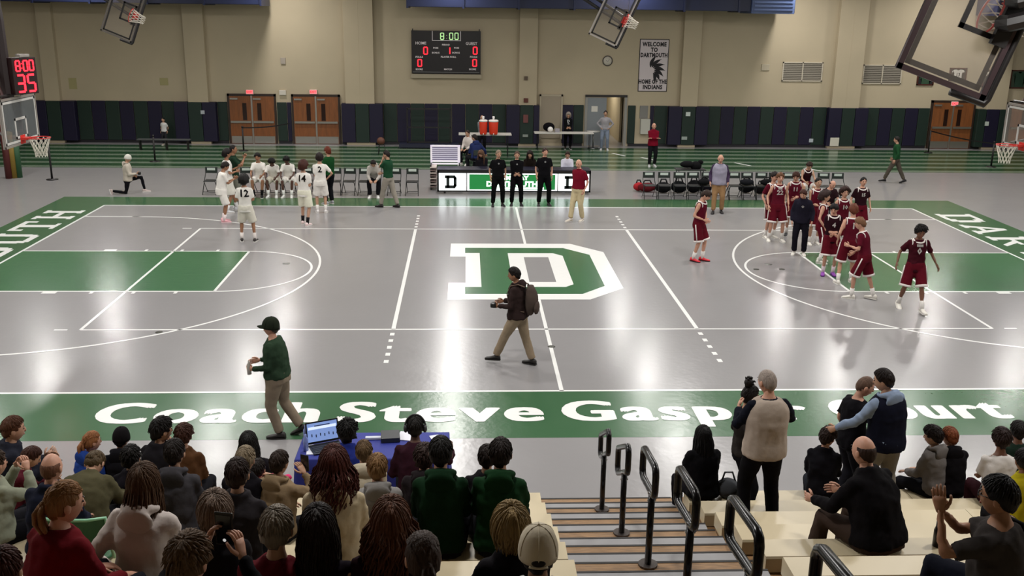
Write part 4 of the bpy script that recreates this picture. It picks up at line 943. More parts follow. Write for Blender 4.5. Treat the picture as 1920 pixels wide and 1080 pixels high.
def hand_geo(m, w_, d, nrm, S_, side, curl=.35):
    """palm with four fingers of different lengths and a thumb from its side"""
    d = d.normalized(); nrm = (nrm-d*nrm.dot(d)).normalized(); x = d.cross(nrm)*side   # x: towards the thumb side
    m.mi = 0; m.smooth = True; P = lambda u, v, t: w_+(d*u+x*v+nrm*t)*S_
    m.rings([[P(u, wd*math.cos(q), th*math.sin(q)) for q in (2*PI*j/8 for j in range(8))] for u, wd, th in ((-.015, .024, .02), (.02, .034, .017), (.06, .042, .015), (.09, .040, .012))])
    for i, (v, L) in enumerate(((.030, .070), (.010, .080), (-.010, .074), (-.030, .058))):
        pts = [P(.085, v, 0)]; a = curl*.6; u, t = .085, 0
        for seg in (.45, .32, .23):
            u += L*seg*math.cos(a); t += L*seg*math.sin(a); pts.append(P(u, v*1.08, t)); a += curl
        m.tube(pts, [.0098*S_, .0092*S_, .0082*S_, .0058*S_], 5)
    m.tube([P(.015, .03, .002), P(.045, .056, .012), P(.075, .064, .022), P(.092, .062, .03)], [.013*S_, .0115*S_, .0095*S_, .0065*S_], 5)
def hair_geo(name, style, M, near, mt, parent, seed, capc=None):
    rnd = random.Random(seed); a, b, c = HEADR
    thick = {'buzz': .004, 'short': .013, 'messy': .024, 'curly': .036, 'afro': .065, 'long': .016, 'wavy': .024, 'bob': .028, 'pony': .010, 'bun': .010, 'bald': .004, 'cap': .008, 'crop': .016}.get(style, .014)
    jit = {'messy': .012, 'curly': .014, 'afro': .012, 'wavy': .008, 'crop': .005}.get(style, .003)
    def hairline(x, y):
        base = -.42 if style in ('buzz', 'short', 'crop', 'messy', 'cap', 'bald') else -.6
        if y > .35: return .1 + (y-.35)*.9+ (0.05 if style != 'messy' else -.12)
        if y > -.15: return -.05 + (y+.15)*.3
        return -.05 + (y+.15)*.55 + base*.45
    m = S(); n, k = 20, 12; vs = []
    if style != 'none':
        rs = []
        for i in range(k):
            t = PI*(i+.1)/(k-.5)*.86; r = []
            for j in range(n):
                q = 2*PI*j/n; x, y, z = math.sin(t)*math.cos(q), math.sin(t)*math.sin(q), math.cos(t)
                hl = hairline(x, y); th = thick+rnd.uniform(-jit, jit)
                if style == 'bald' and (z > .40 or y > .22): th = -.014
                if z < hl: th = -.014-.01*min(1, (hl-z))
                f = 1 if z > -.3 else 1-.25*(-z-.3)
                r.append(M @ V((x*(a+th)*f, y*(b+th)*f-(.004 if style == 'afro' else 0), z*(c+th*.9))))
            rs.append(r)
        m.rings(rs)
    # locks that follow the scalp away from the crown and then hang
    L = {'long': .40, 'wavy': .36, 'bob': .08, 'pony': 0, 'bun': 0}.get(style, 0)
    nl = 0
    if near:
        nl = {'long': 170, 'wavy': 190, 'bob': 170, 'short': 190, 'messy': 230, 'curly': 200, 'afro': 160, 'pony': 150, 'bun': 110, 'crop': 200, 'buzz': 0, 'bald': 0}.get(style, 60)
    elif L: nl = 34
    if near: nl = int(nl*1.45)
    if style in ('cap', 'none'): nl = 0
    crown = V((0, -.32, .95)).normalized(); inv = M.to_3x3().inverted(); down = (inv @ V((0, 0, -1))).normalized()
    backw = (inv @ (M.to_3x3() @ V((0, -1, 0))))
    for i in range(nl):
        q = 2*PI*(i*.618034 % 1); ax = crown.orthogonal(); ax = Matrix.Rotation(q, 3, crown) @ ax
        if style in ('pony', 'bun'): ax = V((math.cos(q), 0, 0))
        start = rnd.uniform(.02, .9 if not L else .5); wid = rnd.uniform(.0055, .009) if near else .024
        dirv = ax.normalized(); pts = []; rad = []
        arc_ = rnd.uniform(.35, .55) if not L else 1.9
        steps = 5 if not L else 7; off0 = thick*rnd.uniform(.75, 1.15)
        ok = True
        for s in range(steps):
            th = start+arc_*s/(steps-1)
            p = crown*math.cos(th)+dirv*math.sin(th)
            if style in ('pony', 'bun'):
                p = V((math.cos(q)*.9*(1-s/(steps-1)*.9), .75-1.55*s/(steps-1)-abs(math.sin(q*3))*.2, .75+.2*math.sin(q*2)-.9*(s/(steps-1))**2)).normalized()
            if not L and style not in ('pony', 'bun') and p.z < hairline(p.x, p.y)-.05: break
            if L and p.y > .3 and p.z < .35: 
                p = V((math.copysign(max(abs(p.x), .8), p.x if abs(p.x) > 1e-3 else 1), min(p.y, .25), p.z)).normalized()
            lift = off0+(.012*(s/(steps-1)) if style in ('messy', 'curly', 'afro') else .002)*rnd.uniform(.5, 1.5)
            if style == 'curly' or style == 'afro': lift += rnd.uniform(-.008, .012)
            if L and p.z < -.25: break
            pts.append(V((p.x*(a+lift), p.y*(b+lift), p.z*(c+lift))))
            rad.append(wid*(1 if 0 < s else .6))
        if len(pts) < 2: continue
        if L:
            p = pts[-1].copy(); ll = L*(rnd.uniform(.75, 1.1) if style == 'bob' else rnd.uniform(.5, 1.08)); ns = 5; out = V((p.x, p.y, 0)).normalized()
            wav = .020 if style == 'wavy' else .004; ph = rnd.uniform(0, 6)
            for s in range(1, ns+1):
                u = s/ns; o = out*((.045 if style == 'wavy' else .02)*math.sin(PI*min(u*1.1, 1)))
                if style == 'bob': o = -out*.022*u
                pts.append(p+down*ll*u+o+V((wav*math.sin(ph+u*9), wav*math.cos(ph+u*9)-(.015 if style == 'bob' else .055)*u, 0)))
                rad.append(wid*(1.15-.75*u))
        else: rad[-1] *= .35
        m.tube([M @ p for p in pts], rad, 5, flat=.55 if near else .7, ref=M.to_3x3() @ V((0, .1, 1)))
    if style == 'pony':
        base = V((0, -b-.012, .012)); m.ball(M @ base, .024, 8, 6)
        for i in range(14 if near else 6):
            q = rnd.uniform(0, 6.28); r_ = rnd.uniform(.0, .016); o = V((r_*math.cos(q), r_*math.sin(q), 0)); pts = []
            for u in (0, .2, .45, .75, 1): pts.append(M @ (base+o*(1+1.2*math.sin(PI*u))+V((0, -.03*math.sin(PI*min(1, u*1.6)), 0))+down*.24*u*rnd.uniform(.93, 1.05)))
            m.tube(pts, [.014, .017, .016, .012, .004], 5)
    if style == 'bun':
        base = V((0, -.05, c+.04)) if near != 2 else V((0, -.1, .1)); m.ball(M @ base, .052, 10, 7)
        for i in range(22): q = rnd.uniform(0, 6.28); t = rnd.uniform(0, 3); d = V((math.sin(t)*math.cos(q), math.sin(t)*math.sin(q), math.cos(t))); m.tube([M @ (base+d*.035), M @ (base+d*.06+V((0, 0, .01))), M @ (base+d*.07+V((.01, 0, .0)))], [.015, .012, .004], 5)
    o = m.build(name, mt, parent)
    return o
NP = [0]
def person(label, pos, yaw, H=1.75, seat=None, sk='l', hair=('short', '#241a14'), top=('tee', '#222222'), bottom=('pants', '#15151a'), shoes='#c9c5c0', sole='#d8d5d0', socks=None,
           armL='down', armR='down', lean=0.0, side=0.0, twist=0.0, head=(0, 0, 0), feet=None, knees=None, near=False, fat=1.0, drop=0.0, number=None, trim=None, curl=.35, cap=None, vest=None, group=None, pole=None, extra_hood=False, over=None, sleeve=None, hide_legs=False, skirt=0.0, hy=0.0, headset=False, glasses=False, cls='person', textc=None, handd=None):
    """pos: ground point (standing) or seat point (sitting); yaw in degrees, 0 looks towards +Y, 180 to the camera"""
    NP[0] += 1; seed = NP[0]*13+5; rnd = random.Random(seed); s = H/1.75
    r = empty(cls, pos, math.radians(yaw), label, 'person', group)
    vox = (.021 if near else .027)
    lean, side, twist = math.radians(lean), math.radians(side), math.radians(twist)
    pz = .93*s-drop if seat is None else .105*s
    P0 = V((0, 0, pz))
    # spine
    hs = [-.11, -.05, 0, .05, .1, .15, .2, .25, .3, .34, .38, .41, .44, .48, .51, .535, .6]
    pts = {}; fr = {}; p = P0.copy(); prev = 0.0
    def frame(h):
        k = max(0, min(1, (h+.05)/.5)); L_a = lean*(.35+.65*k) if seat is None else lean*(.5+.5*k)
        a = Matrix.Rotation(twist*k, 3, 'Z') @ Matrix.Rotation(-L_a, 3, 'X') @ Matrix.Rotation(side*k, 3, 'Y')
        return a
    for h in hs:
        F = frame(h); fr[h] = F
        if h < 0: pts[h] = P0+F @ V((0, 0, h*s)); continue
        p = p+F @ V((0, 0, (h-prev)*s)); prev = h; pts[h] = p.copy()
    def ctr(h):
        for i in range(len(hs)-1):
            if h <= hs[i+1]:
                u = (h-hs[i])/(hs[i+1]-hs[i]); return pts[hs[i]].lerp(pts[hs[i+1]], u), fr[hs[i+1]]
        return pts[hs[-1]], fr[hs[-1]]
    def torso(m, infl, h0, h1, wide=1.0, flare=0.0, n=14):
        rs = []
        steps = max(3, int((h1-h0)/.05)+1)
        for i in range(steps+1):
            h = h0+(h1-h0)*i/steps; c_, F = ctr(max(h, -.11)); 
            if h < -.11: c_ = c_+F @ V((0, 0, (h+.11)*s))
            rx, ry = interp(TORSO, max(h, -.0 if infl > .006 else -.11)); bel = 1+(fat-1)*(1.0 if h < .35 else .5)
            fl = flare*max(0, (h1-h)/(h1-h0)) if flare else 0
            rx = (rx*(.93 if h > .2 else .98)*bel+infl+fl)*s*wide; ry = (ry*(1+(fat-1)*(1.5 if h < .3 else .6))+infl+fl*.8)*s
            rs.append([c_+F @ V((rx*math.copysign(abs(math.cos(q))**.85, math.cos(q)), ry*math.copysign(abs(math.sin(q))**.9, math.sin(q)), 0)) for q in (2*PI*j/n for j in range(n))])
        m.rings(rs)
    # joints
    Fs = fr[.44]; cs = pts[.44]
    J = {}
    for sd, nm, arm in ((-1, 'L', armL), (1, 'R', armR)):
        sh = cs+Fs @ V((sd*.158*s*(1+(fat-1)*.3), -.005, .005*s))
        J['s'+nm] = sh
        a = ARMS[arm] if isinstance(arm, str) else arm
        Ft = Matrix.Rotation(twist, 3, 'Z'); ls = math.sin(lean)*.0
        tg = sh+Ft @ V((sd*a[0]*s, a[1]*s, a[2]*s))
        pl = V((sd*.45, -.7, -.55)) if not (isinstance(arm, str) and arm in ('hips', )) else V((sd*1, -.35, .1))
        if isinstance(arm, str) and arm in ('crossed',): pl = V((sd*.8, .1, -.8))
        if isinstance(arm, str) and arm in ('phone', 'face', 'clapup', 'up'): pl = V((sd*.55, .1, -1))
        if len(a) > 3: pl = V((sd*a[3], a[4], a[5]))
        J['e'+nm], J['w'+nm] = ik(sh, tg, .285*s, .26*s, Ft @ pl)
    for sd, nm in ((-1, 'L'), (1, 'R')):
        hp = P0+fr[0] @ V((sd*.088*s, 0, -.02*s)); J['h'+nm] = hp
        i = 0 if sd < 0 else 1
        if feet: f = feet[i]
        elif seat is None: f = (.11+rnd.uniform(-.01, .03), rnd.uniform(-.03, .05), 0)
        else: f = (.12, .43, -seat)
        an = V((sd*f[0]*s, f[1]*s, (f[2]*(s if seat is None else 1))+.085*s))
        kp = V((sd*.18, 1, .15)) if not knees else V((sd*knees[i][0], knees[i][1], knees[i][2]))
        J['k'+nm], J['a'+nm] = ik(hp, an, .43*s, .42*s, kp)
    # head
    cN, FN = pts[.535], fr[.51]; hy_, hp_, hr_ = [math.radians(v) for v in head]
    up = (FN @ V((0, 0, 1))*.5+V((0, 0, .5))).normalized()
    HR = Matrix.Rotation(twist, 3, 'Z') @ Matrix.Rotation(hy_, 3, 'Z') @ Matrix.Rotation(-hp_-lean*.25, 3, 'X') @ Matrix.Rotation(hr_, 3, 'Y')
    hc = cN+up*(.038*s)+HR @ V((0, .028*s, .105*s))
    hsz = 1.03*s if s > .9 else (1.03*s*.55+.5*.9)
    MH = Matrix.Translation(hc) @ HR.to_4x4() @ Matrix.Scale(hsz, 4)
    J['head'] = hc
    # body: one closed surface (remeshed), with head, hands
    m = MB(); torso(m, -.012, -.11, .535)
    m.tube([cN-up*.06*s, cN+up*.03*s, hc-HR @ V((0, .01, .04))*s], [.064*s, .055*s, .055*s], 10)
    for nm in 'LR':
        a_, e_, w_ = J['s'+nm], J['e'+nm], J['w'+nm]; fa = 1+(fat-1)*.5
        m.tube([a_, a_.lerp(e_, .4), e_, e_.lerp(w_, .3), w_], [.05*s*fa, .046*s*fa, .038*s, .038*s, .027*s], 8); m.ball(a_, .052*s*fa)
        m.ball(w_, .026*s)
        if not hide_legs:
            h_, k_, an = J['h'+nm], J['k'+nm], J['a'+nm]
            m.tube([h_, h_.lerp(k_, .4), k_, k_.lerp(an, .3), k_.lerp(an, .8), an-V((0, 0, .02*s))], [.08*s*fa, .074*s*fa, .052*s, .054*s, .036*s, .036*s], 8); m.ball(k_, .054*s)
    ex = MB(); head_geo(ex, MH)
    for sd, nm in ((-1, 'L'), (1, 'R')):
        e_, w_ = J['e'+nm], J['w'+nm]; d = (w_-e_).normalized()
        if handd and handd.get(nm): d = (d*.3+V(handd[nm])).normalized()
        inward = Matrix.Rotation(twist, 3, 'Z') @ V((-sd, .1, -.1)); pn = inward if abs(d.dot(inward.normalized())) < .9 else V((0, 0, -1))
        if seat is not None and armL == 'lap': pn = V((0, 0, -1))
        hand_geo(ex, w_, d, pn, s*.96, sd, curl)
    sk_ = SKINS.get(sk, sk); SM = [skin(sk_), mat('#1c120e', .4), mat('#8c4a40', .5)]
    body = m.build('body', SM, r); remeshed(body, .03, extra=ex)
    # top garment
    kind, tc = top[0], top[1]; tm = cloth(tc); infl = {'tank': .008, 'tee': .010, 'polo': .010, 'long': .012, 'hoodie': .02, 'jacket': .022, 'coat': .030}[kind]
    name = {'tank': 'jersey', 'tee': 'shirt', 'polo': 'shirt', 'long': 'shirt', 'hoodie': 'hoodie', 'jacket': 'jacket', 'coat': 'coat'}[kind]
    m = MB(); h0 = {'tank': -.14, 'tee': -.08, 'polo': -.03, 'long': -.03, 'hoodie': -.07, 'jacket': -.10, 'coat': -.12}[kind]
    if seat is not None: h0 = max(h0, -.05)
    torso(m, infl, h0, .535 if kind in ('hoodie', 'jacket', 'coat') else .515, flare=.02 if kind in ('hoodie', 'jacket', 'coat', 'tee') else .01)
    for nm in 'LR':
        a_, e_, w_ = J['s'+nm], J['e'+nm], J['w'+nm]; fa = 1+(fat-1)*.5; inn = infl*.8
        if kind == 'tank' and not sleeve: m.ball(a_-V((0, 0, -.0))+(cs-a_)*.25, (.05+inn)*s); continue
        m.ball(a_, (.050*fa+inn)*s, 8, 6)
        if kind in ('tee', 'polo') or sleeve == 'short': m.tube([a_, a_.lerp(e_, .5), a_.lerp(e_, .78)], [(.050*fa+inn)*s, (.050*fa+inn)*s, (.053+inn)*s], 8)
        elif kind != 'tank': m.tube([a_, a_.lerp(e_, .5), e_, e_.lerp(w_, .5), w_-(w_-e_)*.04], [(.050*fa+inn)*s, (.047*fa+inn)*s, (.042+inn)*s, (.038+inn)*s, (.032+inn*.8)*s], 8); m.ball(e_, (.045+inn)*s)
    hooded = kind == 'hoodie' or extra_hood
    if hooded:
        b = pts[.51]; F = fr[.51]; bs = 1.0
        mt_ = Matrix.Translation(b+F @ V((0, -.10*s, -.01*s))) @ F.to_4x4()
        m.tor(b+F @ V((0, -.0*s, .01*s)), .075*s, .03*s, 'Z', 16, 6, F)
    elif kind in ('jacket', 'coat'):
        b = pts[.535]; F = fr[.51]; m.tor(b+F @ V((0, -.005, .005)), .075*s, .03*s, 'Z', 16, 6, F)
    elif kind == 'long':
        m.tor(pts[.51]+fr[.51] @ V((0, 0, .014*s)), .068*s, .018*s, 'Z', 16, 6, fr[.51])
    g = m.build(name, tm, r); remeshed(g, vox, disp=.045 if near else .016)
    GAR = g
    if hooded:
        m = MB(); b = pts[.51]; F = fr[.51]; hp = []; hr = []
        for i in range(13):
            q = math.radians(-235+290*i/12); k = max(0, -math.sin(q)); hp.append(b+F @ (V((.105*math.cos(q), .085*math.sin(q)-.015, .028+.012*k))*s)); hr.append((.020+.026*k)*s)
        m.tube(hp, hr, 8)
        mt_ = Matrix.Translation(b+F @ (V((0, -.118, -.035))*s)) @ F.to_4x4() @ Matrix.Rotation(math.radians(12), 4, 'X')
        m.ball((0, 0, 0), (.125*s, .032*s, .095*s), 12, 8, mt_)
        m.ball((0, 0, 0), (.075*s, .028*s, .06*s), 10, 8, mt_ @ Matrix.Translation((0, .002, -.07*s)))
        o = m.build('hood', cloth(vest) if (vest and kind != 'hoodie') else tm, g); remeshed(o, .014 if near else .02, smooth=2)
    if vest:
        m = MB(); torso(m, infl+.022, -.10 if seat is None else -.04, .515)
        b = pts[.51]; m.tor(b+fr[.51] @ V((0, 0, -.01)), .085*s, .028*s, 'Z', 16, 6, fr[.51])
        g = m.build('vest', cloth(vest), r); remeshed(g, vox, disp=.02); GAR = g
    # bottoms
    bk, bc = bottom; bm_ = cloth(bc)
    if not hide_legs:
        m = MB(); bi = .012 if bk == 'pants' else .02
        torso(m, bi, -.10, .10 if bk == 'pants' else .06)
        for nm in 'LR':
            h_, k_, an = J['h'+nm], J['k'+nm], J['a'+nm]; fa = 1+(fat-1)*.5
            if bk == 'pants':
                m.tube([h_, h_.lerp(k_, .45), k_, k_.lerp(an, .5), an+(k_-an)*.04], [.106*s*fa, .098*s*fa, .08*s, .074*s, .068*s], 10); m.ball(k_, .069*s)
            elif bk == 'shorts':
                m.tube([h_, h_.lerp(k_, .5), h_.lerp(k_, .96)], [.108*s, .11*s, .116*s], 10)
            elif bk == 'tights': m.tube([h_, h_.lerp(k_, .45), k_, k_.lerp(an, .4), an], [.092*s, .082*s, .06*s, .058*s, .042*s], 10); m.ball(k_, .06*s)
            m.ball(h_, .1*s*fa)
        o = m.build('trousers' if bk == 'pants' else 'shorts' if bk == 'shorts' else 'leggings', bm_, r); remeshed(o, vox, disp=.016)
        if bk == 'shorts' and trim:
            m = S()
            for nm in 'LR':
                h_, k_ = J['h'+nm], J['k'+nm]; m.tube([h_.lerp(k_, .9), h_.lerp(k_, 1.0)], [.121*s, .124*s], 14)
            for sd, nm in ((-1, 'L'), (1, 'R')):
                h_, k_ = J['h'+nm], J['k'+nm]; o_ = V((sd*.112*s, 0, 0)); m.tube([h_+o_*1.05, h_.lerp(k_, .9)+o_], .014*s, 5)
            o2 = m.build('white_trim', cloth(trim), o)
        # shoes and socks
        for sd, nm in ((-1, 'L'), (1, 'R')):
            k_, an = J['k'+nm], J['a'+nm]
            if feet and len(feet[0 if sd < 0 else 1]) > 3: ty = math.radians(feet[0 if sd < 0 else 1][3])
            else: ty = math.radians(-sd*10)
            pit = feet[0 if sd < 0 else 1][4] if feet and len(feet[0 if sd < 0 else 1]) > 4 else 0
            MT = Matrix.Translation(an) @ Matrix.Rotation(ty, 4, 'Z') @ Matrix.Rotation(math.radians(pit), 4, 'X')
            m = S()
            sec = [(-.075, .028, .0, .06), (-.06, .036, -.01, .085), (-.01, .038, -.02, .1), (.05, .043, -.04, .065), (.11, .049, -.055, .045), (.165, .044, -.06, .034), (.195, .02, -.07, .02)]
            m.rings([[MT @ (V((w*math.cos(q), y, -.085+.012+(ht/2)*(1+math.sin(q))))*s) for q in (2*PI*j/10 for j in range(10))] for y, w, z_, ht in sec])
            m.smooth = False; m.mi = 1
            m.rings([[MT @ (V((x, y, z))*s) for x, y in ((-.03, -.078), (.03, -.078), (.041, -.02), (.05, .11), (.036, .185), (0, .2), (-.036, .185), (-.05, .11), (-.041, -.02))] for z in (-.085, -.066)])
            m.build('shoe', [mat(shoes, .55), mat(sole, .6)], r)
            if socks or bk == 'shorts':
                m = S(); m.tube([an-V((0, 0, .03*s)), an.lerp(k_, .12), an.lerp(k_, .36)], [.04*s, .041*s, .05*s], 10); m.build('sock', cloth(socks or '#d8d4d0'), r)
    # hair and headwear
    st, hcx = hair
    if cap and st != 'none': st = 'cap'
    hm = hairm(hcx)
    if st != 'none': hair_geo('hair', st, MH, near, hm, r, seed)
    if cap:
        cc, back = cap[0], cap[1]; m = S(); a, b, c = HEADR; RB = Matrix.Rotation(PI if back else 0, 4, 'Z')
        rs = []
        for i in range(9):
            t = PI*.5*(i+.05)/8*1.12; st_ = math.sin(t)**.82; rs.append([MH @ (RB @ V(((a+.018)*st_*math.cos(q), (b+.018)*st_*math.sin(q)-.006*(math.cos(t)), .012+(c+.010)*math.cos(t)))) for q in (2*PI*j/20 for j in range(20))])
        m.rings(rs); cp = m.build('cap', cloth(cc), r)
        if back != 2:
            m = S(); top_, bot = [], []
            for j in range(11):
                q = PI*(.14+.72*j/10); x, y = math.cos(q), math.sin(q); z = .012-.012*abs(x)
                top_.append((V((x*(a+.014), y*(b+.012), z)), V((x*(a+.014)*.82, y*(b+.012)+.07*math.sin(PI*j/10)**.5, z-.022))))
            vs = []
            for t_ in (.005, 0): vs += [MH @ (RB @ (p_+V((0, 0, t_)))) for pr in top_ for p_ in pr]
            fs = [(2*j, 2*j+2, 2*j+3, 2*j+1) for j in range(10)] + [(22+2*j+1, 22+2*j+3, 22+2*j+2, 22+2*j) for j in range(10)]+[(2*j+1, 2*j+3, 22+2*j+3, 22+2*j+1) for j in range(10)]
            m.add(vs, fs); m.build('brim', cloth(cc), cp)
        m = S(); m.ball((0, 0, 0), .008, 6, 4, MH @ Matrix.Translation((0, -.006, c+.024))); m.build('button', cloth(cc), cp)
        if back != 2:
            m = S(); m.ball((0, 0, 0), (.034, .010, .017), 12, 8, MH @ RB @ Matrix.Translation((0, -b-.013, .004))); m.build('strap_opening', mat('#17100e', .8), cp)
            m = S(); m.tube([MH @ (RB @ V(((a+.02)*math.sin(q), -(b+.021)*math.cos(q), -.016))) for q in [-.45+.1*i for i in range(10)]], .006, 6); m.build('strap', cloth(cc), cp)
        if back != 2:   # seams of the crown panels
            for kk in range(3):
                m = S(); pts_ = []
                for i in range(11):
                    t = -PI/2+PI*i/10; pts_.append(MH @ (RB @ (Matrix.Rotation(PI*kk/3+PI/6, 4, 'Z') @ V((0, 0, 0)) + V(((a+.0195)*math.copysign(abs(math.sin(t))**.82, math.sin(t))*math.cos(PI*kk/3+PI/6), (b+.0195)*math.copysign(abs(math.sin(t))**.82, math.sin(t))*math.sin(PI*kk/3+PI/6)-.006*math.cos(t), .012+(c+.0115)*math.cos(t)))))) 
                m.tube(pts_, .0022, 4); m.build('seam', cloth(cc), cp)
    if headset:
        m = S(); a, b, c = HEADR; m.tube([MH @ V(((a+.03)*math.cos(t), 0, (c+.025)*math.sin(t))) for t in [PI*i/12 for i in range(13)]], .011, 6)
        for sd in (-1, 1): m.ball((0, 0, 0), (.024, .042, .045), 10, 6, MH @ Matrix.Translation((sd*(a+.022), 0, -.005)))
        m.tube([MH @ V((-a-.02, .02, -.02)), MH @ V((-a-.01, .09, -.05)), MH @ V((-.03, .125, -.06))], .005, 5)
        m.build('headset', mat('#2c2c30', .4), r)
    if glasses:
        m = S()
        for sd in (-1, 1): m.tor((0, 0, 0), .022, .003, 'Y', 14, 5, (MH @ Matrix.Translation((sd*.031, .098, .012))).to_3x3()); 
        m = S()
        for sd in (-1, 1):
            m.tube([MH @ V((sd*.031+.024*math.cos(t), .1, .012+.019*math.sin(t))) for t in [2*PI*i/12 for i in range(13)]], .003, 5, cap=False); m.tube([MH @ V((sd*.055, .1, .015)), MH @ V((sd*.083, 0, .01))], .003, 5)
        m.tube([MH @ V((-.008, .102, .014)), MH @ V((.008, .102, .014))], .003, 5); m.build('eyeglasses', mat('#101012', .3), r)
    # neckline trim / numbers on jerseys
    if kind == 'tank' and trim:
        m = S(); b = pts[.48]; F = fr[.48]
        m.rings([[b+F @ V((rr*s*.098*math.cos(q), rr*s*.09*math.sin(q)+.012*s, (.035-.05*max(0, math.sin(q))+dz)*s)) for q in (2*PI*j/20 for j in range(20))] for rr, dz in ((.98, .012), (1.16, .006), (1.2, -.012))], cap=False)
        for sd, nm in ((-1, 'L'), (1, 'R')):
            sh = J['s'+nm]; c_ = sh.lerp(cs, .18)+V((0, 0, -.015*s)); m.tor(c_, .083*s, .011*s, 'X', 18, 5, Fs)
        m.build('white_trim', cloth(trim), GAR)
    if kind == 'polo':
        m = S(); b = pts[.51]; m.tor(b+fr[.51] @ V((0, 0, .012)), .068*s, .016*s, 'Z', 16, 5, fr[.51]); m.build('collar', tm, GAR)
    if number:
        for txt, h, size, face_ in number:
            c_, F = ctr(h); ry = interp(TORSO, h)[1]*(1+(fat-1)*1.2)+infl+.03+(.03 if vest else 0); sg = 1 if face_ == 'f' else -1
            M = Matrix.Translation(c_) @ F.to_4x4() @ Matrix.Translation((0, sg*ry*s, 0)) @ (Matrix.Rotation(PI, 4, 'Z') if sg > 0 else Matrix()) @ Matrix.Rotation(PI/2, 4, 'X')
            o = text('number' if len(txt) < 3 else 'lettering', txt, size*s, cloth(textc or '#d8d4d0'), GAR, M, bold=.006 if size > .1 else .003, res=1)
            sb_ = o.modifiers.new('fine', 'SUBSURF'); sb_.subdivision_type = 'SIMPLE'; sb_.levels = 2; sb_.render_levels = 2
            sw = o.modifiers.new('wrap', 'SHRINKWRAP'); sw.target = GAR; sw.wrap_method = 'PROJECT'; sw.use_project_z = True; sw.use_negative_direction = True; sw.use_positive_direction = True; sw.offset = .016; sw.project_limit = .25
    WRAPS.append((r, J, MH, s, Matrix.Translation(V(pos)) @ Matrix.Rotation(math.radians(yaw), 4, 'Z')))
    return len(WRAPS)-1
WRAPS = []
def jw(i, key): return WRAPS[i][4] @ WRAPS[i][1][key]
def stand(label, px, fy, hy, yaw, **k):
    """someone standing on the hall floor: foot point and head-top height read off the photograph"""
    p = at(px, fy); H = k.pop('H', None)
    if H is None: H = max(1.2, min(1.98, aty(px, hy, p.y).z/(1.0)))
    return person(label, (p.x, p.y, 0), yaw, H=H, **k)
def bench(label, hx, hy, k_, yaw=0, H=None, **k):
    """someone sitting on bleacher row k_: head centre read off the photograph"""
    zs = ZS+k_*R_; Y = YS-k_*D_-.17; lean = k.get('lean', 12); k['lean'] = lean
    fw_ = .36*math.sin(math.radians(lean))*.9+.03
    yr = math.radians(yaw); Yh = Y+fw_*math.cos(yr); p = aty(hx, hy, Yh)
    x = p.x+fw_*math.sin(yr)
    if H is None:
        hh = p.z-zs; H = 1.75*max(.78, min(1.14, hh/(.80-.30*(1-math.cos(math.radians(lean))))))
    return person(label, (x, Y, zs), yaw, H=H, seat=.41, **k)
def finish_people():
    dg = bpy.context.evaluated_depsgraph_get()
    for o, extra in BAKE:
        me = bpy.data.meshes.new_from_object(o.evaluated_get(dg)); 
        if extra:
            bm = bmesh.new(); bm.from_mesh(me); tmp = extra.mesh([]); bm.from_mesh(tmp); bm.to_mesh(me); bm.free(); bpy.data.meshes.remove(tmp)
        old = o.data; mats = [m for m in old.materials]; o.modifiers.clear(); o.data = me; me.name = o.name.split('.')[0]
        if len(me.materials) < len(mats):
            me.materials.clear()
            for m in mats: me.materials.append(m)
        bpy.data.meshes.remove(old)
# ================================================================ WHO IS WHERE
BLK = '#131216'; DK = '#17161a'; NV = '#181c30'; MAR = '#5e1220'; WJ = '#dedad4'; GRN = '#1c4228'
HG = 'home team in white at the bench'; VG = 'visiting players in maroon'
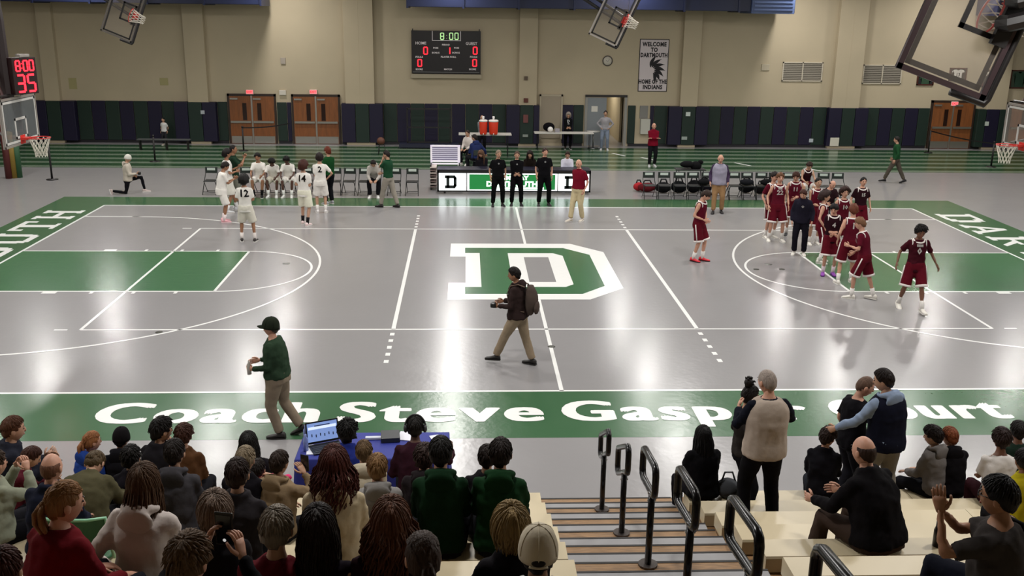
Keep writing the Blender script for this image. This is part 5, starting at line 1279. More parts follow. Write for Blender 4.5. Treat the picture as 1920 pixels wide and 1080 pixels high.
# --- two men crossing the floor
capman = stand('man in dark green pullover, dark cap and khaki trousers walking left in front', 527, 818, 595, 78, sk='p', hair=('short', '#4a4038'), cap=('#22281f', False), top=('long', '#28392a'), bottom=('pants', '#7d7060'), shoes='#1a1614', sole='#1a1614',
      armL=(-.02, .26, -.33), armR=(-.06, .28, -.3), head=(8, -8, 0), feet=[(.07, -.02, 0), (.10, -.26, .05, 0, -22)], near=True, fat=1.22, lean=6)
bpman = stand('man with backpack in dark brown hoodie and khaki trousers walking left over the centre', 970, 684, 500, 68, sk='m', hair=('short', '#16110f'), top=('hoodie', '#2c2120'), bottom=('pants', '#8a7a66'), shoes='#15120f', sole='#15120f',
      armL=(0, .28, -.30), armR=(-.02, .3, -.3), head=(15, 6, 0), feet=[(.06, .40, 0), (.10, -.24, 0)], near=True, fat=1.14, lean=5)
def backpack(i, h, label, col):
    r0, J, MH, s, W = WRAPS[i]; c = W @ ((J['sL']+J['sR'])/2); yaw = r0.rotation_euler.z
    r = empty('backpack', c, yaw, label, 'backpack')
    m = S(); rs = []
    for i_ in range(9):
        u = i_/8; e = math.sin(PI*min(max(u, .05), .95))**.4; z = .07-.52*u
        rs.append([V((.16*e*math.copysign(abs(math.cos(q))**.7, math.cos(q)), -.24+.1*e*math.sin(q)-.03*math.sin(PI*u), z)) for q in (2*PI*j/16 for j in range(16))])
    m.rings(rs); m.build('bag_body', cloth(col), r)
    m = S(); rs = []
    for i_ in range(7):
        u = i_/6; e = math.sin(PI*min(max(u, .05), .95))**.4; z = -.2-.22*u
        rs.append([V((.12*e*math.cos(q), -.36+.045*e*math.sin(q), z)) for q in (2*PI*j/12 for j in range(12))])
    m.rings(rs); m.build('front_pocket', cloth(col), r)
    for sd in (-1, 1):
        m = S(); m.tube([(sd*.1, -.17, .06), (sd*.12, -.06, .10), (sd*.125, .08, .06), (sd*.13, .14, -.08), (sd*.15, .1, -.25), (sd*.15, -.08, -.36), (sd*.13, -.18, -.38)], [.022]*7, 6, flat=.4); m.build('shoulder_strap', cloth('#6a5a50'), r)
    m = S(); m.tube([(-.04, -.2, .07), (0, -.2, .1), (.04, -.2, .07)], .008, 6); m.build('handle', cloth('#3a302c'), r)
backpack(bpman, .5, 'brownish grey backpack worn by the man walking over centre court', '#4a3f3a')
def phone_at(i, key, label, d=(.075, .01, .15), off=(0, .03, .06), col='#0c0c10', name='phone', rz=0, tilt=0, screen=None):
    p = jw(i, key); yaw = WRAPS[i][0].rotation_euler.z; o = Matrix.Rotation(yaw, 3, 'Z') @ V(off)
    r = empty(name, p+o, yaw+rz, label, name.replace('_', ' ')); m = MB(); m.box((0, 0, 0), d); m.build('casing', mat(col, .3), r, bevel=min(d)*.25)
    m = MB(); m.box((0, -d[1]/2-.0015, 0), (d[0]*.9, .002, d[2]*.92)); m.build('screen', mat(screen or '#1a1c24', .15, emit=.25 if screen else 0), r); r.rotation_euler.x = tilt; return r
p = jw(capman, 'wL'); m = S(); m.tube([(0, 0, -.1), (0, 0, .04), (0, 0, .07), (0, 0, .1)], [.032, .032, .015, .015], 12); q = Matrix.Rotation(math.radians(78), 3, 'Z') @ V((.03, .07, 0)); o = m.build('water_bottle', mat('#b5b0a8', .2), None, p+q); tag(o, 'clear water bottle held by the man in green walking in front', 'bottle')
phone_at(bpman, 'wL', 'dark camera held by the man with the backpack', (.13, .1, .09), (.03, .09, .0), name='camera')
# --- home players
stand('white jersey player number 12 seen from behind, left of the three point arc', 464, 453, 336, 4, sk='m', H=1.78, hair=('afro', '#12100f'), top=('tank', WJ), sleeve='short', bottom=('shorts', '#d0ccc0'), shoes='#2a2422', socks='#d8d0cc', feet=[(.14, .02, 0), (.2, -.02, 0)], number=[('12', .36, .26, 'b')], textc='#1a1a1e', near=False, group=HG, armL=(-.05, .25, -.3), armR=(-.05, .25, -.3))
stand('white player in pink shoes at left with hands raised in front, seen from the side', 419, 416, 302, -70, sk='m', hair=('messy', '#1a1310'), top=('tank', WJ), sleeve='short', bottom=('shorts', WJ), shoes='#e0a8b0', sole='#e8c8cc', socks='#e8d8d8', armL='clap', armR='clap', lean=12, head=(0, 15, 0), group=HG, fat=1.15, textc='#222222', number=[('5', .36, .2, 'b')])
stand('white player behind the pink-shoed one, dark curly hair, left end', 431, 398, 279, -60, sk='m', hair=('curly', '#120d0b'), top=('tank', WJ), sleeve='short', bottom=('shorts', '#d8d6cc'), shoes='#d8d8dc', socks='#dcdcdc', armL='clap', armR='hold', group=HG, feet=[(.1, .25, 0), (.1, -.1, 0)])
stand('coach in dark green shirt clapping with raised hands beside the home players', 443, 392, 269, -80, sk='m', hair=('buzz', '#120d0b'), top=('polo', '#1f3326'), bottom=('pants', '#6d6e64'), shoes='#c8c8cc', armL='clapup', armR='clapup', head=(0, -5, 0))
stand('curly dark haired white player number 14 standing at far sideline', 573, 422, 297, -15, sk='l', H=1.84, hair=('afro', '#3a1c14'), top=('tank', WJ), sleeve='short', bottom=('shorts', '#dcdac8'), shoes='#e0c8c8', socks='#1c1a1c', armL=(-.05, .2, -.3), armR=(-.1, .22, -.28), number=[('14', .36, .24, 'b')], textc='#2a2420', feet=[(.12, .1, 0), (.1, -.1, 0)], group=HG)
stand('white player number 2 beside the red haired man, seen from behind', 603, 399, 287, 8, sk='l', hair=('curly', '#1c1210'), top=('tank', WJ), sleeve='short', bottom=('shorts', WJ), shoes='#d8d4d4', armL='fold', armR='hips', number=[('2', .36, .24, 'b')], textc='#222222', group=HG)
stand('red haired man in green shirt and black trousers at home bench', 619, 383, 281, 45, sk='l', H=1.82, hair=('messy', '#5a2414'), top=('long', '#16401f'), bottom=('pants', '#121318'), shoes='#9a9aa0', armL='hold', armR='fold')
stand('coach in green polo and grey trousers standing with one hand at chin', 729, 389, 279, 60, sk='l', H=1.8, hair=('short', '#1a1412'), top=('polo', '#1c3f2a'), bottom=('pants', '#8c867c'), shoes='#181414', sole='#181414', armL='face', armR='fold', feet=[(.1, .22, 0), (.12, -.25, 0)], head=(10, 5, 0))
def court_sit(label, px, py, Y=9.6, yaw=180, **k):
    p = aty(px, py, Y); k.setdefault('H', 1.8); k.setdefault('lean', 32)
    return person(label, (p.x, Y, .46), yaw, seat=.46, **k)
court_sit('seated white player leftmost on home bench, hands on knees', 488, 345, sk='m', hair=('messy', '#14100e'), top=('tank', WJ), sleeve='short', bottom=('shorts', WJ), armL='knees', armR='knees', head=(0, 0, 0), shoes='#1a1a1c', socks='#141416', lean=18, group=HG, H=1.86)
court_sit('seated white player in the middle of home bench, head bent down', 515, 347, sk='d', hair=('curly', '#0e0b0a'), top=('tank', WJ), sleeve='short', bottom=('shorts', '#cfcabc'), armL='knees', armR='knees', head=(10, 35, 0), shoes='#d8d8d6', socks='#d8d8d6', lean=35, group=HG)
court_sit('seated white player right on home bench, looking down', 543, 347, sk='d', hair=('curly', '#0e0b0a'), top=('tank', WJ), sleeve='short', bottom=('shorts', WJ), armL='knees', armR='knees', head=(-5, 28, 0), shoes='#dcdcd8', socks='#dcdcd8', lean=26, group=HG)
court_sit('seated person in grey hoodie bent over papers on home bench', 703, 345, sk='l', hair=('short', '#1c1614'), top=('hoodie', '#a8a29c'), bottom=('pants', BLK), armL='lap', armR='lap', head=(0, 38, 0), shoes='#d8d6d4', lean=38)
kn = stand('kneeling person in white hoodie and white beanie at far left sideline', 242, 362, 262, -75, H=1.72, sk='l', hair=('none', '#222222'), cap=('#c9c6be', 2), top=('hoodie', '#b5aca0'), bottom=('tights', '#101014'), shoes='#b8a8a4', drop=.44, feet=[(.1, .50, 0), (.1, -.50, .02, 0, -75)], knees=[(.1, 1, .6), (.1, .3, -1)], armL='fold', armR=(-.05, .3, -.26), head=(5, 8, 0), lean=2)
phone_at(kn, 'wR', 'black camera held by the kneeling person in white hoodie', (.12, .09, .09), (0, .08, .0), name='camera')
stand('tiny distant child in white top standing by the track bench at left', 310, 272, 236, 170, H=1.2, sk='l', hair=('short', '#1a1a1a'), top=('tee', '#c8c6c4'), bottom=('pants', '#2a2a2e'), shoes='#c8b8a8')
# --- officials and table crew
for (px, fy, hy, l, hc, hx, sk_, arm) in ((933, 386, 280, 'leftmost of three officials in black before the scorer table, fair hair', '#7a6a5a', 12, 'l', 'down'), (968, 385, 282, 'middle of three officials in black, hands joined', '#4a3a30', 0, 'l', 'fold'), (1019, 385, 276, 'rightmost of three officials in black, tallest, reddish face', '#2c1c18', 10, 'p', 'down')):
    i = stand(l, px, fy, hy, 180+hx*.6, sk=sk_, hair=('short', hc), top=('polo' if hx else 'long', '#0c0b0e'), bottom=('pants', '#09090b'), shoes='#08080a', sole='#08080a', armL=arm, armR=arm, head=(hx, 5, 0), feet=[(.15, .02, 0), (.15, 0, 0)], fat=1.1, group='officials in black', number=[('O', .4, .07, 'f')], textc='#b8b8b8')
stand('man in maroon polo and cream trousers walking by the scorer table', 1083, 414, 293, 140, sk='p', H=1.86, hair=('bald', '#8c7468'), top=('polo', '#6a0f22'), bottom=('pants', '#b8aa88'), shoes='#c8bfb4', armL='relax', armR=(.1, -.1, -.46), feet=[(.12, -.05, 0), (.1, .22, 0)], fat=1.12, head=(10, 12, 0))
def tbl_sit(label, px, py, Y, yaw=180, z=.46, **k):
    p = aty(px, py, Y); k.setdefault('H', 1.75); hsit = .86*k['H']/1.75
    return person(label, (p.x, Y, z), yaw, seat=z, **k)
tbl_sit('person in white shirt and dark tie seated at right of scorer table', 1063, 300, 11.0, sk='l', hair=('short', '#2a1a14'), top=('long', '#c8c6d4'), bottom=('pants', BLK), armL='lap', armR='lap', lean=15, head=(0, 20, 0))
tbl_sit('person in dark jacket with yellow-green scarf seated behind scorer table', 903, 290, 11.1, sk='l', hair=('long', '#5a4030'), top=('jacket', '#161318'), bottom=('pants', BLK), armL='fold', armR='fold', lean=18, head=(-20, 15, 0), vest=None)
tbl_sit('seated person with curly dark hair between the middle and right officials', 993, 295, 11.0, sk='l', hair=('long', '#1a1210'), top=('jacket', '#19130f'), bottom=('pants', BLK), lean=20, armL='lap', armR='lap')
for px, Y, l in ((1063, 11.0, 'black folding chair under the white shirted scorer'), (903, 11.1, 'black folding chair under the dark jacket scorer'), (993, 11.0, 'black folding chair under the curly haired scorer')):
    place_chair(px, Y, PI, l, 'scorer table folding chairs')
person('person in navy hoodie sitting turned away in front of the orange coolers', (aty(893, 285, 14.5).x, 14.5, .46), 25, H=1.85, seat=.46, sk='l', hair=('short', '#1c1412'), top=('hoodie', '#232c52'), bottom=('pants', '#1a1a1e'), armL='lap', armR='side', head=(40, 0, 0), lean=10)
place_chair(893, 14.5, .4, 'black folding chair under the navy hooded person', 'scorer table folding chairs')
person('person in white sleeves seated left of the coolers, mostly hidden', (aty(880, 275, 16.5).x, 16.5, .46), 150, H=1.75, seat=.46, sk='l', hair=('short', '#2a1c18'), top=('hoodie', '#c8beb8'), bottom=('pants', BLK), armL='lap', armR='lap', lean=15)
place_chair(880, 16.5, 2.6, 'black folding chair under the white sleeved person', 'scorer table folding chairs')
p = aty(904, 250, 19.6); person('grey haired man in grey sweater behind the orange coolers', (p.x, 19.7, 0), 178, H=1.62, sk='l', hair=('bald', '#8f8a84'), top=('long', '#77767a'), bottom=('pants', DK), armL='fold', armR='fold', lean=10, fat=1.1, near=False)
stand('grey haired woman in black hoodie with white print beside ticket table', 1064, 279, 211, 180, sk='l', hair=('bob', '#8a8078'), top=('hoodie', '#0f0f12'), bottom=('pants', '#0d0d10'), shoes='#101012', armL='fold', armR='fold', H=1.62, number=[('D', .4, .18, 'f'), ('IIIIIII', .28, .05, 'f')], textc='#c8c8c8')
stand('man in light grey sweatshirt and jeans with hands on hips in the open doorway', 1133, 281, 205, 170, sk='l', hair=('short', '#2a2220'), top=('long', '#8f8c90'), bottom=('pants', '#6f7888'), shoes='#b8b8bc', armL='hips', armR='hips', H=1.74, fat=1.08)
stand('man in red jacket with arms crossed standing on the track', 1222, 312, 231, 180, sk='p', hair=('bald', '#6a5a50'), top=('jacket', '#6a0c20'), bottom=('pants', '#141418'), shoes='#c8c8cc', armL='crossed', armR='crossed', H=1.74, fat=1.08)
stand('grey haired man in lilac vest and tan trousers before the visitors bench', 1344, 398, 287, 168, sk='p', hair=('bald', '#b0a8a0'), top=('long', '#3c3046'), vest='#8d8a9a', bottom=('pants', '#8a6c4c'), shoes='#151214', sole='#151214', armL='relax', armR='relax', H=1.84, fat=1.22, head=(0, 15, 0), feet=[(.12, .05, 0), (.12, .2, 0)])
stand('man in green jacket walking left alone on the far right floor', 1675, 343, 255, 65, sk='l', hair=('short', '#16110f'), top=('long', '#1c4226'), bottom=('pants', '#4a443c'), shoes='#121214', sole='#121214', armL='down', armR='relax', feet=[(.06, .36, 0), (.08, -.36, .04, 0, -20)], lean=4)
# --- visiting team
KW = dict(bottom=('shorts', '#540f1c'), trim='#d8d0cc')
def vis(label, px, fy, hy, yaw, **k):
    d = dict(KW); d.update(top=('tank', '#521020'), sk='p', shoes='#d8d4cc', group=VG); d.update(k); return stand(label, px, fy, hy, yaw, **d)
vis('maroon player in bright red shoes standing alone with hands on hips', 1306, 489, 349, -125, hair=('messy', '#2a1c16'), shoes='#c81f30', sole='#2a1014', armL='hips', armR=(.0, .16, -.34), head=(5, 30, 0), lean=6, H=1.86, feet=[(.08, .1, 0), (.1, -.05, 0)])
vis('tall maroon player number 22 facing camera at left of the huddle', 1452, 452, 321, 178, hair=('messy', '#5a3a24'), number=[('22', .33, .16, 'f'), ('IIIIIIII', .43, .05, 'f')], H=1.9, armL='relax', armR='relax', feet=[(.16, .05, 0), (.16, 0, 0)])
vis('dark haired maroon player half hidden left of number 22', 1441, 446, 320, 200, hair=('messy', '#1a1210'), sleeve='short', H=1.86, armL='relax', armR='relax')
vis('maroon player right behind number 22, head down', 1483, 442, 320, 165, hair=('messy', '#3a2018'), H=1.86, number=[('11', .33, .14, 'f')], armL='fold', armR='relax', head=(-10, 25, 0), shoes='#18161a')
stand('coach in dark navy tracksuit leaning over in the middle of the huddle', 1497, 478, 355, 160, sk='p', hair=('crop', '#3a1c14'), top=('jacket', '#1e1c28'), bottom=('pants', '#16141c'), shoes='#d8d4cc', armL='relax', armR='down', lean=14, head=(-15, 22, 0), H=1.8, number=[('O', .38, .08, 'f')])
vis('maroon player with white number 3 behind the tracksuit coach', 1522, 458, 348, 185, hair=('short', '#14100e'), number=[('3', .33, .15, 'f')], H=1.84, sk='l', armL='relax', armR='fold')
court_sit('seated visiting player in maroon with white collar on the bench behind the huddle', 1508, 350, Y=9.2, sk='l', hair=('messy', '#2c1c16'), top=('tank', '#2a1016'), trim='#d8d0cc', bottom=('shorts', '#540f1c'), lean=28, head=(0, 25, 0), armL='knees', armR='knees', group=VG)
court_sit('heavy man in dark shirt seated on stool behind the huddle', 1548, 398, Y=5.6, sk='p', hair=('bald', '#2a2020'), top=('tee', '#241418'), bottom=('pants', '#1a1418'), lean=24, head=(20, 20, 0), armL='knees', armR='knees', fat=1.3, H=1.75)
p = aty(1548, 398, 5.6); r = empty('stool', (p.x, 5.6, 0), 0, 'low black stool under the heavy man behind the huddle', 'stool'); m = S(); m.tube([(0, 0, .40), (0, 0, .45)], .2, 18); m.build('stool_top', mat('#141416', .5), r); [ (lambda a: MB().tube([(.15*math.cos(a), .15*math.sin(a), .4), (.2*math.cos(a), .2*math.sin(a), 0)], .012, 6).build('leg', TB, r))(k*PI/2+.5) for k in range(4)]
vis('maroon player seen from the side between coach and number 4', 1533, 492, 372, -110, hair=('afro', '#2a1a18'), sk='p', H=1.82, armL='relax', armR='relax', number=[('3', .33, .14, 'f')])
vis('maroon player in purple shoes with white collar near huddle centre', 1552, 516, 386, 170, hair=('messy', '#120e0e'), top=('tank', '#240d14'), sleeve='short', shoes='#7a2c96', sole='#4a1a60', socks='#d8c8d0', H=1.78, number=[('4', .30, .15, 'f')], armL='fold', armR='fold', head=(-20, 20, 0))
vis('curly haired maroon player at the back right of the huddle', 1571, 478, 368, 180, hair=('afro', '#2c1814'), H=1.78, armL='relax', armR='relax', number=[('10', .33, .14, 'f')])
vis('maroon player number 1 seen from behind, ginger hair', 1586, 531, 386, -8, hair=('messy', '#5a2e1c'), H=1.88, number=[('1', .36, .18, 'b')], armL='relax', armR='relax', feet=[(.2, -.1, 0), (.12, .1, 0)], shoes='#e0dcd4')
vis('blond maroon player bending slightly at front right of huddle', 1612, 560, 408, 55, hair=('messy', '#6a4a34'), sleeve='short', H=1.84, armL='hold', armR=(-.02, .16, -.42), lean=16, head=(15, 5, 0), number=[('24', .33, .13, 'f')], feet=[(.12, .15, 0), (.1, -.25, 0)])
vis('maroon player number 0 walking toward the camera, right of the huddle', 1706, 580, 425, 172, sk='b', hair=('curly', '#141010'), sleeve='short', top=('tank', '#3a0e18'), number=[('0', .30, .17, 'f'), ('IIIIIIII', .41, .06, 'f')], H=1.86, armL=(.22, .08, -.42), armR=(.22, .05, -.42), head=(0, 18, 0), feet=[(.14, .3, 0), (.2, -.12, .03, 0, -25)], near=True)
vis('short dark haired maroon player with white collar standing behind right end of huddle', 1606, 448, 361, 180, hair=('short', '#100c0c'), H=1.75, top=('tank', '#240d14'), sleeve='short', armL='relax', armR='relax', number=[('15', .33, .12, 'f')])

# --- press table crew (backs to the camera)
B = bench; N = dict(near=True)
B('person with big black hair and blue top at press table beside the laptop', 650, 800, 0, 0, H=1.74, sk='d', hair=('curly', '#0c0a0a'), top=('jacket', '#1f2a70'), bottom=('pants', BLK), armL='hold', armR='hold', lean=26, **N)
B('commentator with black headset and dark maroon sweater at press table', 778, 797, 0, 0, H=1.86, sk='d', hair=('short', '#120e0c'), headset=True, top=('long', '#2c141e'), bottom=('pants', BLK), armL='hold', armR=(.22, .36, -.16), lean=20, fat=1.1, **N)

# --- left bleacher crowd
B('brown haired man in dark jacket clapping at the far left edge', 14, 803, 0, -60, sk='l', hair=('short', '#4a2c1c'), top=('jacket', '#22242e'), armL='clap', armR='clap', lean=14, head=(-5, 0, 0), **N)
B('person in maroon sleeves clapping beyond the far left man', 42, 832, 1, -70, H=1.5, sk='l', hair=('short', '#3a2018'), top=('long', '#4a1620'), armL='clap', armR='clap', lean=25, head=(0, 20, 0), **N)
B('person in pale sage jacket raising a phone at the left edge', -12, 868, 3, -35, sk='p', hair=('short', '#3a2a20'), top=('jacket', '#8d917f'), armL='phone', armR='phone', lean=8, fat=1.15, **N)
B('woman with red-blond hair in bright blue hoodie on front row left', 167, 815, 0, -40, H=1.62, sk='p', hair=('pony', '#8a5a38'), top=('hoodie', '#24408a'), armL='lap', armR='lap', head=(-10, 0, 0), **N)
B('person in black hooded coat between blue hoodie woman and profile man', 225, 813, 0, 0, H=1.66, sk='l', hair=('short', '#0c0a0b'), cap=('#121012', 2), top=('hoodie', '#131217'), armL='lap', armR='lap', **N)
B('person in dark puffy coat with dark hair just below the black hooded one', 245, 858, 2, 5, sk='l', hair=('messy', '#100c0b'), top=('coat', '#17141a'), armL='lap', armR='lap', **N)
B('dark haired person in charcoal jacket with hands near face, front row', 297, 806, 0, -20, sk='l', hair=('messy', '#14100f'), top=('jacket', '#1c1a1e'), armL='lap', armR='face', head=(-30, 0, 0), **N)
B('brown haired man in brown jacket on the front row', 342, 807, 0, -5, H=1.72, sk='l', hair=('messy', '#3a2016'), top=('jacket', '#4a301c'), armL='lap', armR='lap', fat=1.05, **N)
B('bald man in navy jacket seated at left', 92, 872, 4, -8, H=1.72, sk='p', hair=('bald', '#5a3a2a'), top=('jacket', '#1c2030'), armL='lap', armR='lap', fat=1.12, **N)
B('person bending forward in an olive green coat at left', 165, 900, 3, 0, H=1.7, sk='l', hair=('short', '#4a3a24'), top=('coat', '#4a4632'), armL='knees', armR='knees', lean=52, head=(0, 50, 0), fat=1.3, **N)
B('dark haired man in charcoal grey hoodie mid left', 325, 850, 3, 0, sk='l', hair=('short', '#1a1210'), top=('hoodie', '#3c3a3e'), armL='lap', armR='lap', **N)
B('woman with blond ponytail in dark red sweater at lower left', 108, 940, 7, -30, sk='p', hair=('pony', '#7a5634'), top=('long', '#5c1018'), bottom=('pants', '#15151c'), armL='lap', armR='lap', fat=1.25, head=(-25, 5, 0), lean=8, **N)
B('woman with long streaked brown hair in white hoodie', 265, 905, 6, -8, sk='l', hair=('long', '#46301f'), top=('hoodie', '#bdb3ae'), armL=(.10, .02, -.40), armR='lap', lean=8, **N)
man13 = B('brown spiky haired person in black lifting a phone at bottom edge', 350, 1052, 9, -18, sk='p', hair=('messy', '#5a4430'), top=('long', '#0f0e12'), armL=(-.06, .34, .14), armR=(-.05, .34, .12), lean=8, curl=.5, handd={'L': (.2, .2, 1), 'R': (-.2, .2, 1)}, **N)
pw = (jw(man13, 'wL')+jw(man13, 'wR'))/2
r = empty('phone', pw+V((-.0, .04, .10)), math.radians(-12), 'black phone held up in two hands at bottom left', 'phone'); m = MB(); m.box((0, 0, 0), (.095, .012, .18)); m.build('casing', mat('#08080a', .3), r, bevel=.004)
m = MB(); m.box((0, -.0075, 0), (.076, .002, .155)); sc_ = m.build('screen', mat('#101216', .15), r); m = MB(); m.cyl((0, -.009, -.06), (0, -.0085, -.06), .009, 14); m.build('shutter_button', mat('#e0e0e0', .4, emit=.6), sc_)
B('woman with grey-blond streaked bob and headset band behind the phone', 400, 938, 7, 5, H=1.68, sk='l', hair=('bob', '#6e5c50'), top=('jacket', '#19171b'), armL='lap', armR='lap', **N)
B('person in black hood on front row right of brown jacket man', 465, 832, 1, 5, H=1.68, sk='l', hair=('long', '#0e0b0b'), top=('coat', '#151217'), armL='lap', armR='lap', **N)
B('grey-blond short haired person in black coat', 458, 860, 3, -10, H=1.66, sk='l', hair=('crop', '#7a6c58'), top=('coat', '#121015'), armL='lap', armR='lap', **N)
B('child in bright pink sleeves raising a hand near the tan coat', 483, 872, 2, -5, H=1.25, sk='l', hair=('short', '#1c1412'), top=('long', '#c83a6a'), armL='lap', armR=(-.02, .15, .12), lean=10, **N)
B('man with short dark brown hair in charcoal jacket, centre left', 443, 890, 5, 0, sk='l', hair=('short', '#241612'), top=('jacket', '#2a272a'), armL='lap', armR='lap', **N)
tan = B('person in tan padded coat holding up a dark phone', 522, 868, 3, -25, H=1.6, sk='l', hair=('short', '#2a1e18'), extra_hood=True, top=('jacket', '#7d6a52'), armL='lap', armR=(-.02, .26, .06), lean=10, fat=1.1, **N)
phone_at(tan, 'wR', 'dark phone held up by the person in tan coat', (.085, .012, .16), (-.03, .06, .07))
B('woman with short grey hair in dark red sweater', 515, 970, 8, -5, H=1.72, sk='l', hair=('crop', '#7e7468'), top=('long', '#58121c'), armL='lap', armR='lap', fat=1.1, **N)
B('woman with long auburn hair in cream hoodie', 625, 872, 5, 2, sk='l', hair=('wavy', '#40170f'), top=('hoodie', '#b0a288'), armL='lap', armR='lap', **N)
B('fair haired person in cream puffer coat behind the grey hoodie boy', 682, 838, 2, 5, H=1.62, sk='l', hair=('short', '#5a4630'), extra_hood=True, top=('jacket', '#b8ad98'), armL='lap', armR='lap', fat=1.1, **N)
B('sandy haired boy in light grey hoodie', 707, 860, 4, 5, H=1.66, sk='p', hair=('crop', '#7a5c3c'), top=('hoodie', '#7d7a78'), armL='lap', armR='lap', **N)
B('dark brown haired woman in black at bottom centre left', 595, 1002, 8, 0, H=1.74, sk='l', hair=('long', '#1c100d'), top=('long', '#17101a'), armL='lap', armR='lap', **N)
B('woman with curly auburn-blond hair in dark maroon top', 732, 962, 8, 2, H=1.8, sk='l', hair=('wavy', '#5a3520'), top=('jacket', '#241016'), armL='lap', armR='lap', fat=1.1, **N)
B('brown haired woman with hair tie and brown leather strap at bottom', 795, 1022, 9, 15, H=1.7, sk='p', hair=('pony', '#3a2a22'), top=('long', '#2a1c1a'), armL='lap', armR='lap', **N)
B('brown haired person in dark hoodie left of the first green hoodie', 795, 845, 3, -5, H=1.66, sk='l', hair=('messy', '#2a1a16'), top=('hoodie', '#1f1a1c'), armL='lap', armR='lap', **N)
B('black haired man in dark green hoodie, left of the two', 826, 850, 4, 0, sk='l', hair=('short', '#0f0c0c'), top=('hoodie', '#0f2816'), armL='lap', armR='lap', **N)
B('dark haired person in black jacket beyond the right green hoodie', 913, 838, 3, -5, H=1.66, sk='l', hair=('short', '#1a110e'), top=('jacket', '#131114'), armL='lap', armR='lap', **N)
B('dark brown haired man in green hoodie with black sleeves, right of the two', 938, 852, 4, -5, sk='l', hair=('short', '#180f0d'), top=('hoodie', '#112f18'), armL='lap', armR='lap', **N)
b28 = B('woman with blond bob in black coat with white stripe', 960, 968, 8, 8, H=1.72, sk='l', hair=('bob', '#8a7248'), top=('coat', '#131015'), armL='lap', armR='lap', **N)
B('person in cream baseball cap and white-grey hoodie by the aisle', 1010, 1008, 9, -3, H=1.74, sk='m', hair=('short', '#120c0a'), cap=('#d6cbb6', 0), top=('hoodie', '#a9a8a8'), vest='#15121a', armL='lap', armR='lap', **N) 
B('person in dark clothes whose brown hair just shows above the bottom edge', 1050, 1120, 11, 0, H=1.7, sk='m', hair=('messy', '#1c120e'), top=('long', '#1a1216'), armL='lap', armR='lap', **N)
B('person in red sleeve at the bottom left corner of the bleachers', 5, 1085, 9, 0, H=1.6, sk='l', hair=('short', '#3a1a14'), top=('long', '#8a1420'), armL='lap', armR='lap', **N)

# --- right bleacher crowd
B('woman with long black hair in black coat at the aisle end, front row', 1318, 835, 0, 10, H=1.66, sk='p', hair=('long', '#0a0809'), top=('coat', '#0d0c0f'), bottom=('pants', '#141216'), armL='lap', armR='lap', lean=6, **N)
def bstand(label, x, y, z, yaw, H, **k): return person(label, (x, y, z), yaw, H=H, **k)
bstand('man with grey crew cut in beige vest and navy sleeves hugging someone', aty(1440, 720, -13.5).x, -13.57, .75, 6, 1.82, sk='p', hair=('buzz', '#8c8078'), top=('long', '#12141e'), vest='#a5978b', bottom=('pants', '#0d0c0f'), shoes='#101010', armL=(.0, .34, -.16), armR=(.05, .34, -.1), fat=1.2, feet=[(.16, 0, 0), (.18, .05, 0)], near=True, head=(20, 8, 0))
bstand('dark haired person with hair bun in flannel being hugged by beige vest man', aty(1405, 720, -13.0).x, -12.98, .51, -95, 1.66, sk='l', hair=('bun', '#120d0c'), top=('long', '#2a2624'), bottom=('pants', '#101014'), armL='relax', armR=(.05, .28, -.3), near=True, head=(30, 5, 0))
bstand('man in navy vest over light blue hoodie, standing and hugging at right', aty(1676, 718, -12.9).x, -12.88, .51, 20, 1.80, sk='l', hair=('short', '#1a1110'), top=('hoodie', '#7f8ea6'), vest='#121422', bottom=('pants', '#7c766c'), shoes='#222222', armL=(.24, .30, -.36), armR=(.05, .3, -.25), fat=1.15, near=True, head=(40, 8, 0), feet=[(.1, 0, 0), (.12, -.1, 0)], lean=5, side=-6)
bstand('short haired man in black tee being hugged by navy vest man', aty(1606, 725, -12.3).x, -12.3, .27, -80, 1.76, sk='p', hair=('buzz', '#5a4438'), top=('tee', '#0f0e12'), bottom=('pants', '#1a1a20'), armL='relax', armR=(.1, .3, -.1), near=True, head=(-20, 15, 0), fat=1.05, lean=6)
B('boy with dark brown hair in black jacket sitting left of the hugging men', 1550, 812, 0, -20, H=1.58, sk='p', hair=('messy', '#241612'), top=('jacket', '#121116'), bottom=('pants', '#1a1c24'), armL='lap', armR='lap', head=(-30, 5, 0), **N)
B('balding man in black jacket and brown trousers leaning forward on the bench', 1636, 845, 4, 28, H=1.9, sk='p', hair=('bald', '#2c1c16'), top=('jacket', '#0e0c0f'), bottom=('pants', '#3a2e28'), armL='knees', armR='knees', lean=24, fat=1.25, feet=[(.25, .42, -.41), (.1, .42, -.41)], **N)
B('dark curly haired boy in grey hoodie on front row right', 1757, 797, 0, 25, H=1.6, sk='l', hair=('messy', '#1a1210'), top=('hoodie', '#6f6a68'), armL='lap', armR='lap', head=(25, 5, 0), **N)
B('ginger haired boy in black hoodie right of the grey hoodie boy', 1786, 812, 0, 0, H=1.56, sk='p', hair=('short', '#6e3a20'), top=('hoodie', '#121013'), armL='lap', armR='lap', head=(20, 5, 0), fat=1.1, **N)
B('dark haired person in white tee near right edge', 1884, 795, 1, -10, H=1.64, sk='b', hair=('messy', '#20100e'), top=('tee', '#c0bab6'), bottom=('pants', '#2c1218'), armL='lap', armR='lap', **N)
B('person in bright yellow jacket cut off by the right edge', 1925, 845, 3, 0, H=1.5, sk='b', hair=('short', '#141010'), top=('jacket', '#a89a1c'), armL='lap', armR='lap', **N)
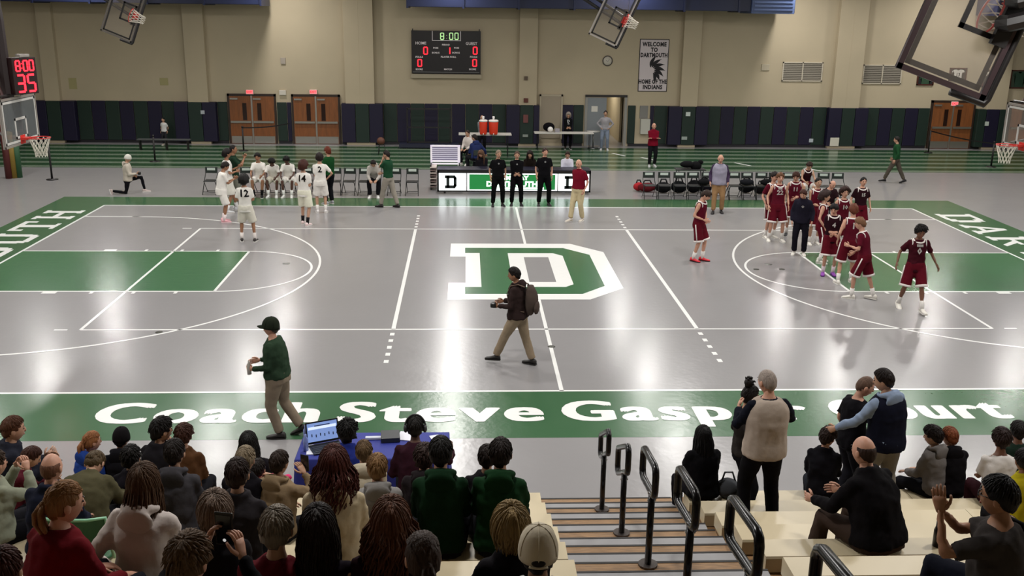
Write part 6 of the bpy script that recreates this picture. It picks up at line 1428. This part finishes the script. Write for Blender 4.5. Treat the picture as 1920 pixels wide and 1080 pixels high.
cw = B('woman with dark hair and glasses clapping in charcoal top, bottom right', 1880, 922, 7, 48, H=1.86, sk='m', hair=('crop', '#0e0c0e'), glasses=True, top=('tee', '#34302f'), bottom=('pants', '#12141f'), sleeve=None, armL=(.06, .30, .15, .6, .1, -1), armR=(-.30, .32, .10, .6, .1, -1), lean=6, fat=1.3, curl=.12, handd={'L': (0, .2, 1), 'R': (0, .2, 1)}, head=(5, 0, 0), feet=[(.3, .42, -.41), (.12, .42, -.41)], **N)
# cross-body strap of the clapping woman
r0, J, MH, s, Wm = WRAPS[cw]
pt = [J['sR']+V((-.09, .02, .09)), J['sR']+V((-.1, -.1, .07)), J['sR']+V((-.16, -.2, -.10)), J['sR']+V((-.28, -.235, -.3)), J['sR']+V((-.42, -.14, -.46))]
m = S(); m.tube([Wm @ p for p in pt], .024, 6, flat=.4); tag(m.build('shoulder_strap', cloth('#0c0b0d')), 'black bag strap across the back of the clapping woman', 'strap')
# drink bottle standing on the bench in front of the clapping woman
p = aty(1758, 975, YS-4*D_-.1); m = S(); m.tube([(0, 0, 0), (0, 0, .15), (0, 0, .19), (0, 0, .24)], [.04, .042, .03, .03], 12); o = m.build('drink_bottle', mat('#141014', .3), None, (p.x, p.y-.05, ZS+4*R_)); tag(o, 'small dark bottle standing on the bench before the clapping woman', 'bottle')
# grey bag and yellow item beside the long haired woman
p = aty(1365, 905, YS-.15); m = S(); m.ball((0, 0, .11), (.14, .12, .12), 12, 8); m.tube([(-.08, 0, .18), (-.04, .02, .3), (.05, .02, .3), (.09, 0, .18)], .012, 6); o = m.build('hand_bag', cloth('#4a4c50'), None, (p.x, YS-.15, ZS)); tag(o, 'small grey bag on the bench right of the black haired woman', 'bag')
p = aty(1380, 870, YS+.2); m = MB(); m.b2(-.13, .13, -.05, .05, -.04, .06); o = m.build('snack_packet', mat('#8c9420', .6), None, (p.x, YS-.1, ZS+.0+.04), bevel=.02); tag(o, 'yellow green packet on the bench beside the beige vest man', 'packet')
B('person in dark green top at right edge just beyond the white tee', 1912, 803, 0, -10, H=1.7, sk='b', hair=('short', '#141010'), top=('long', '#16241c'), armL='lap', armR='lap', **N)
finish_people()
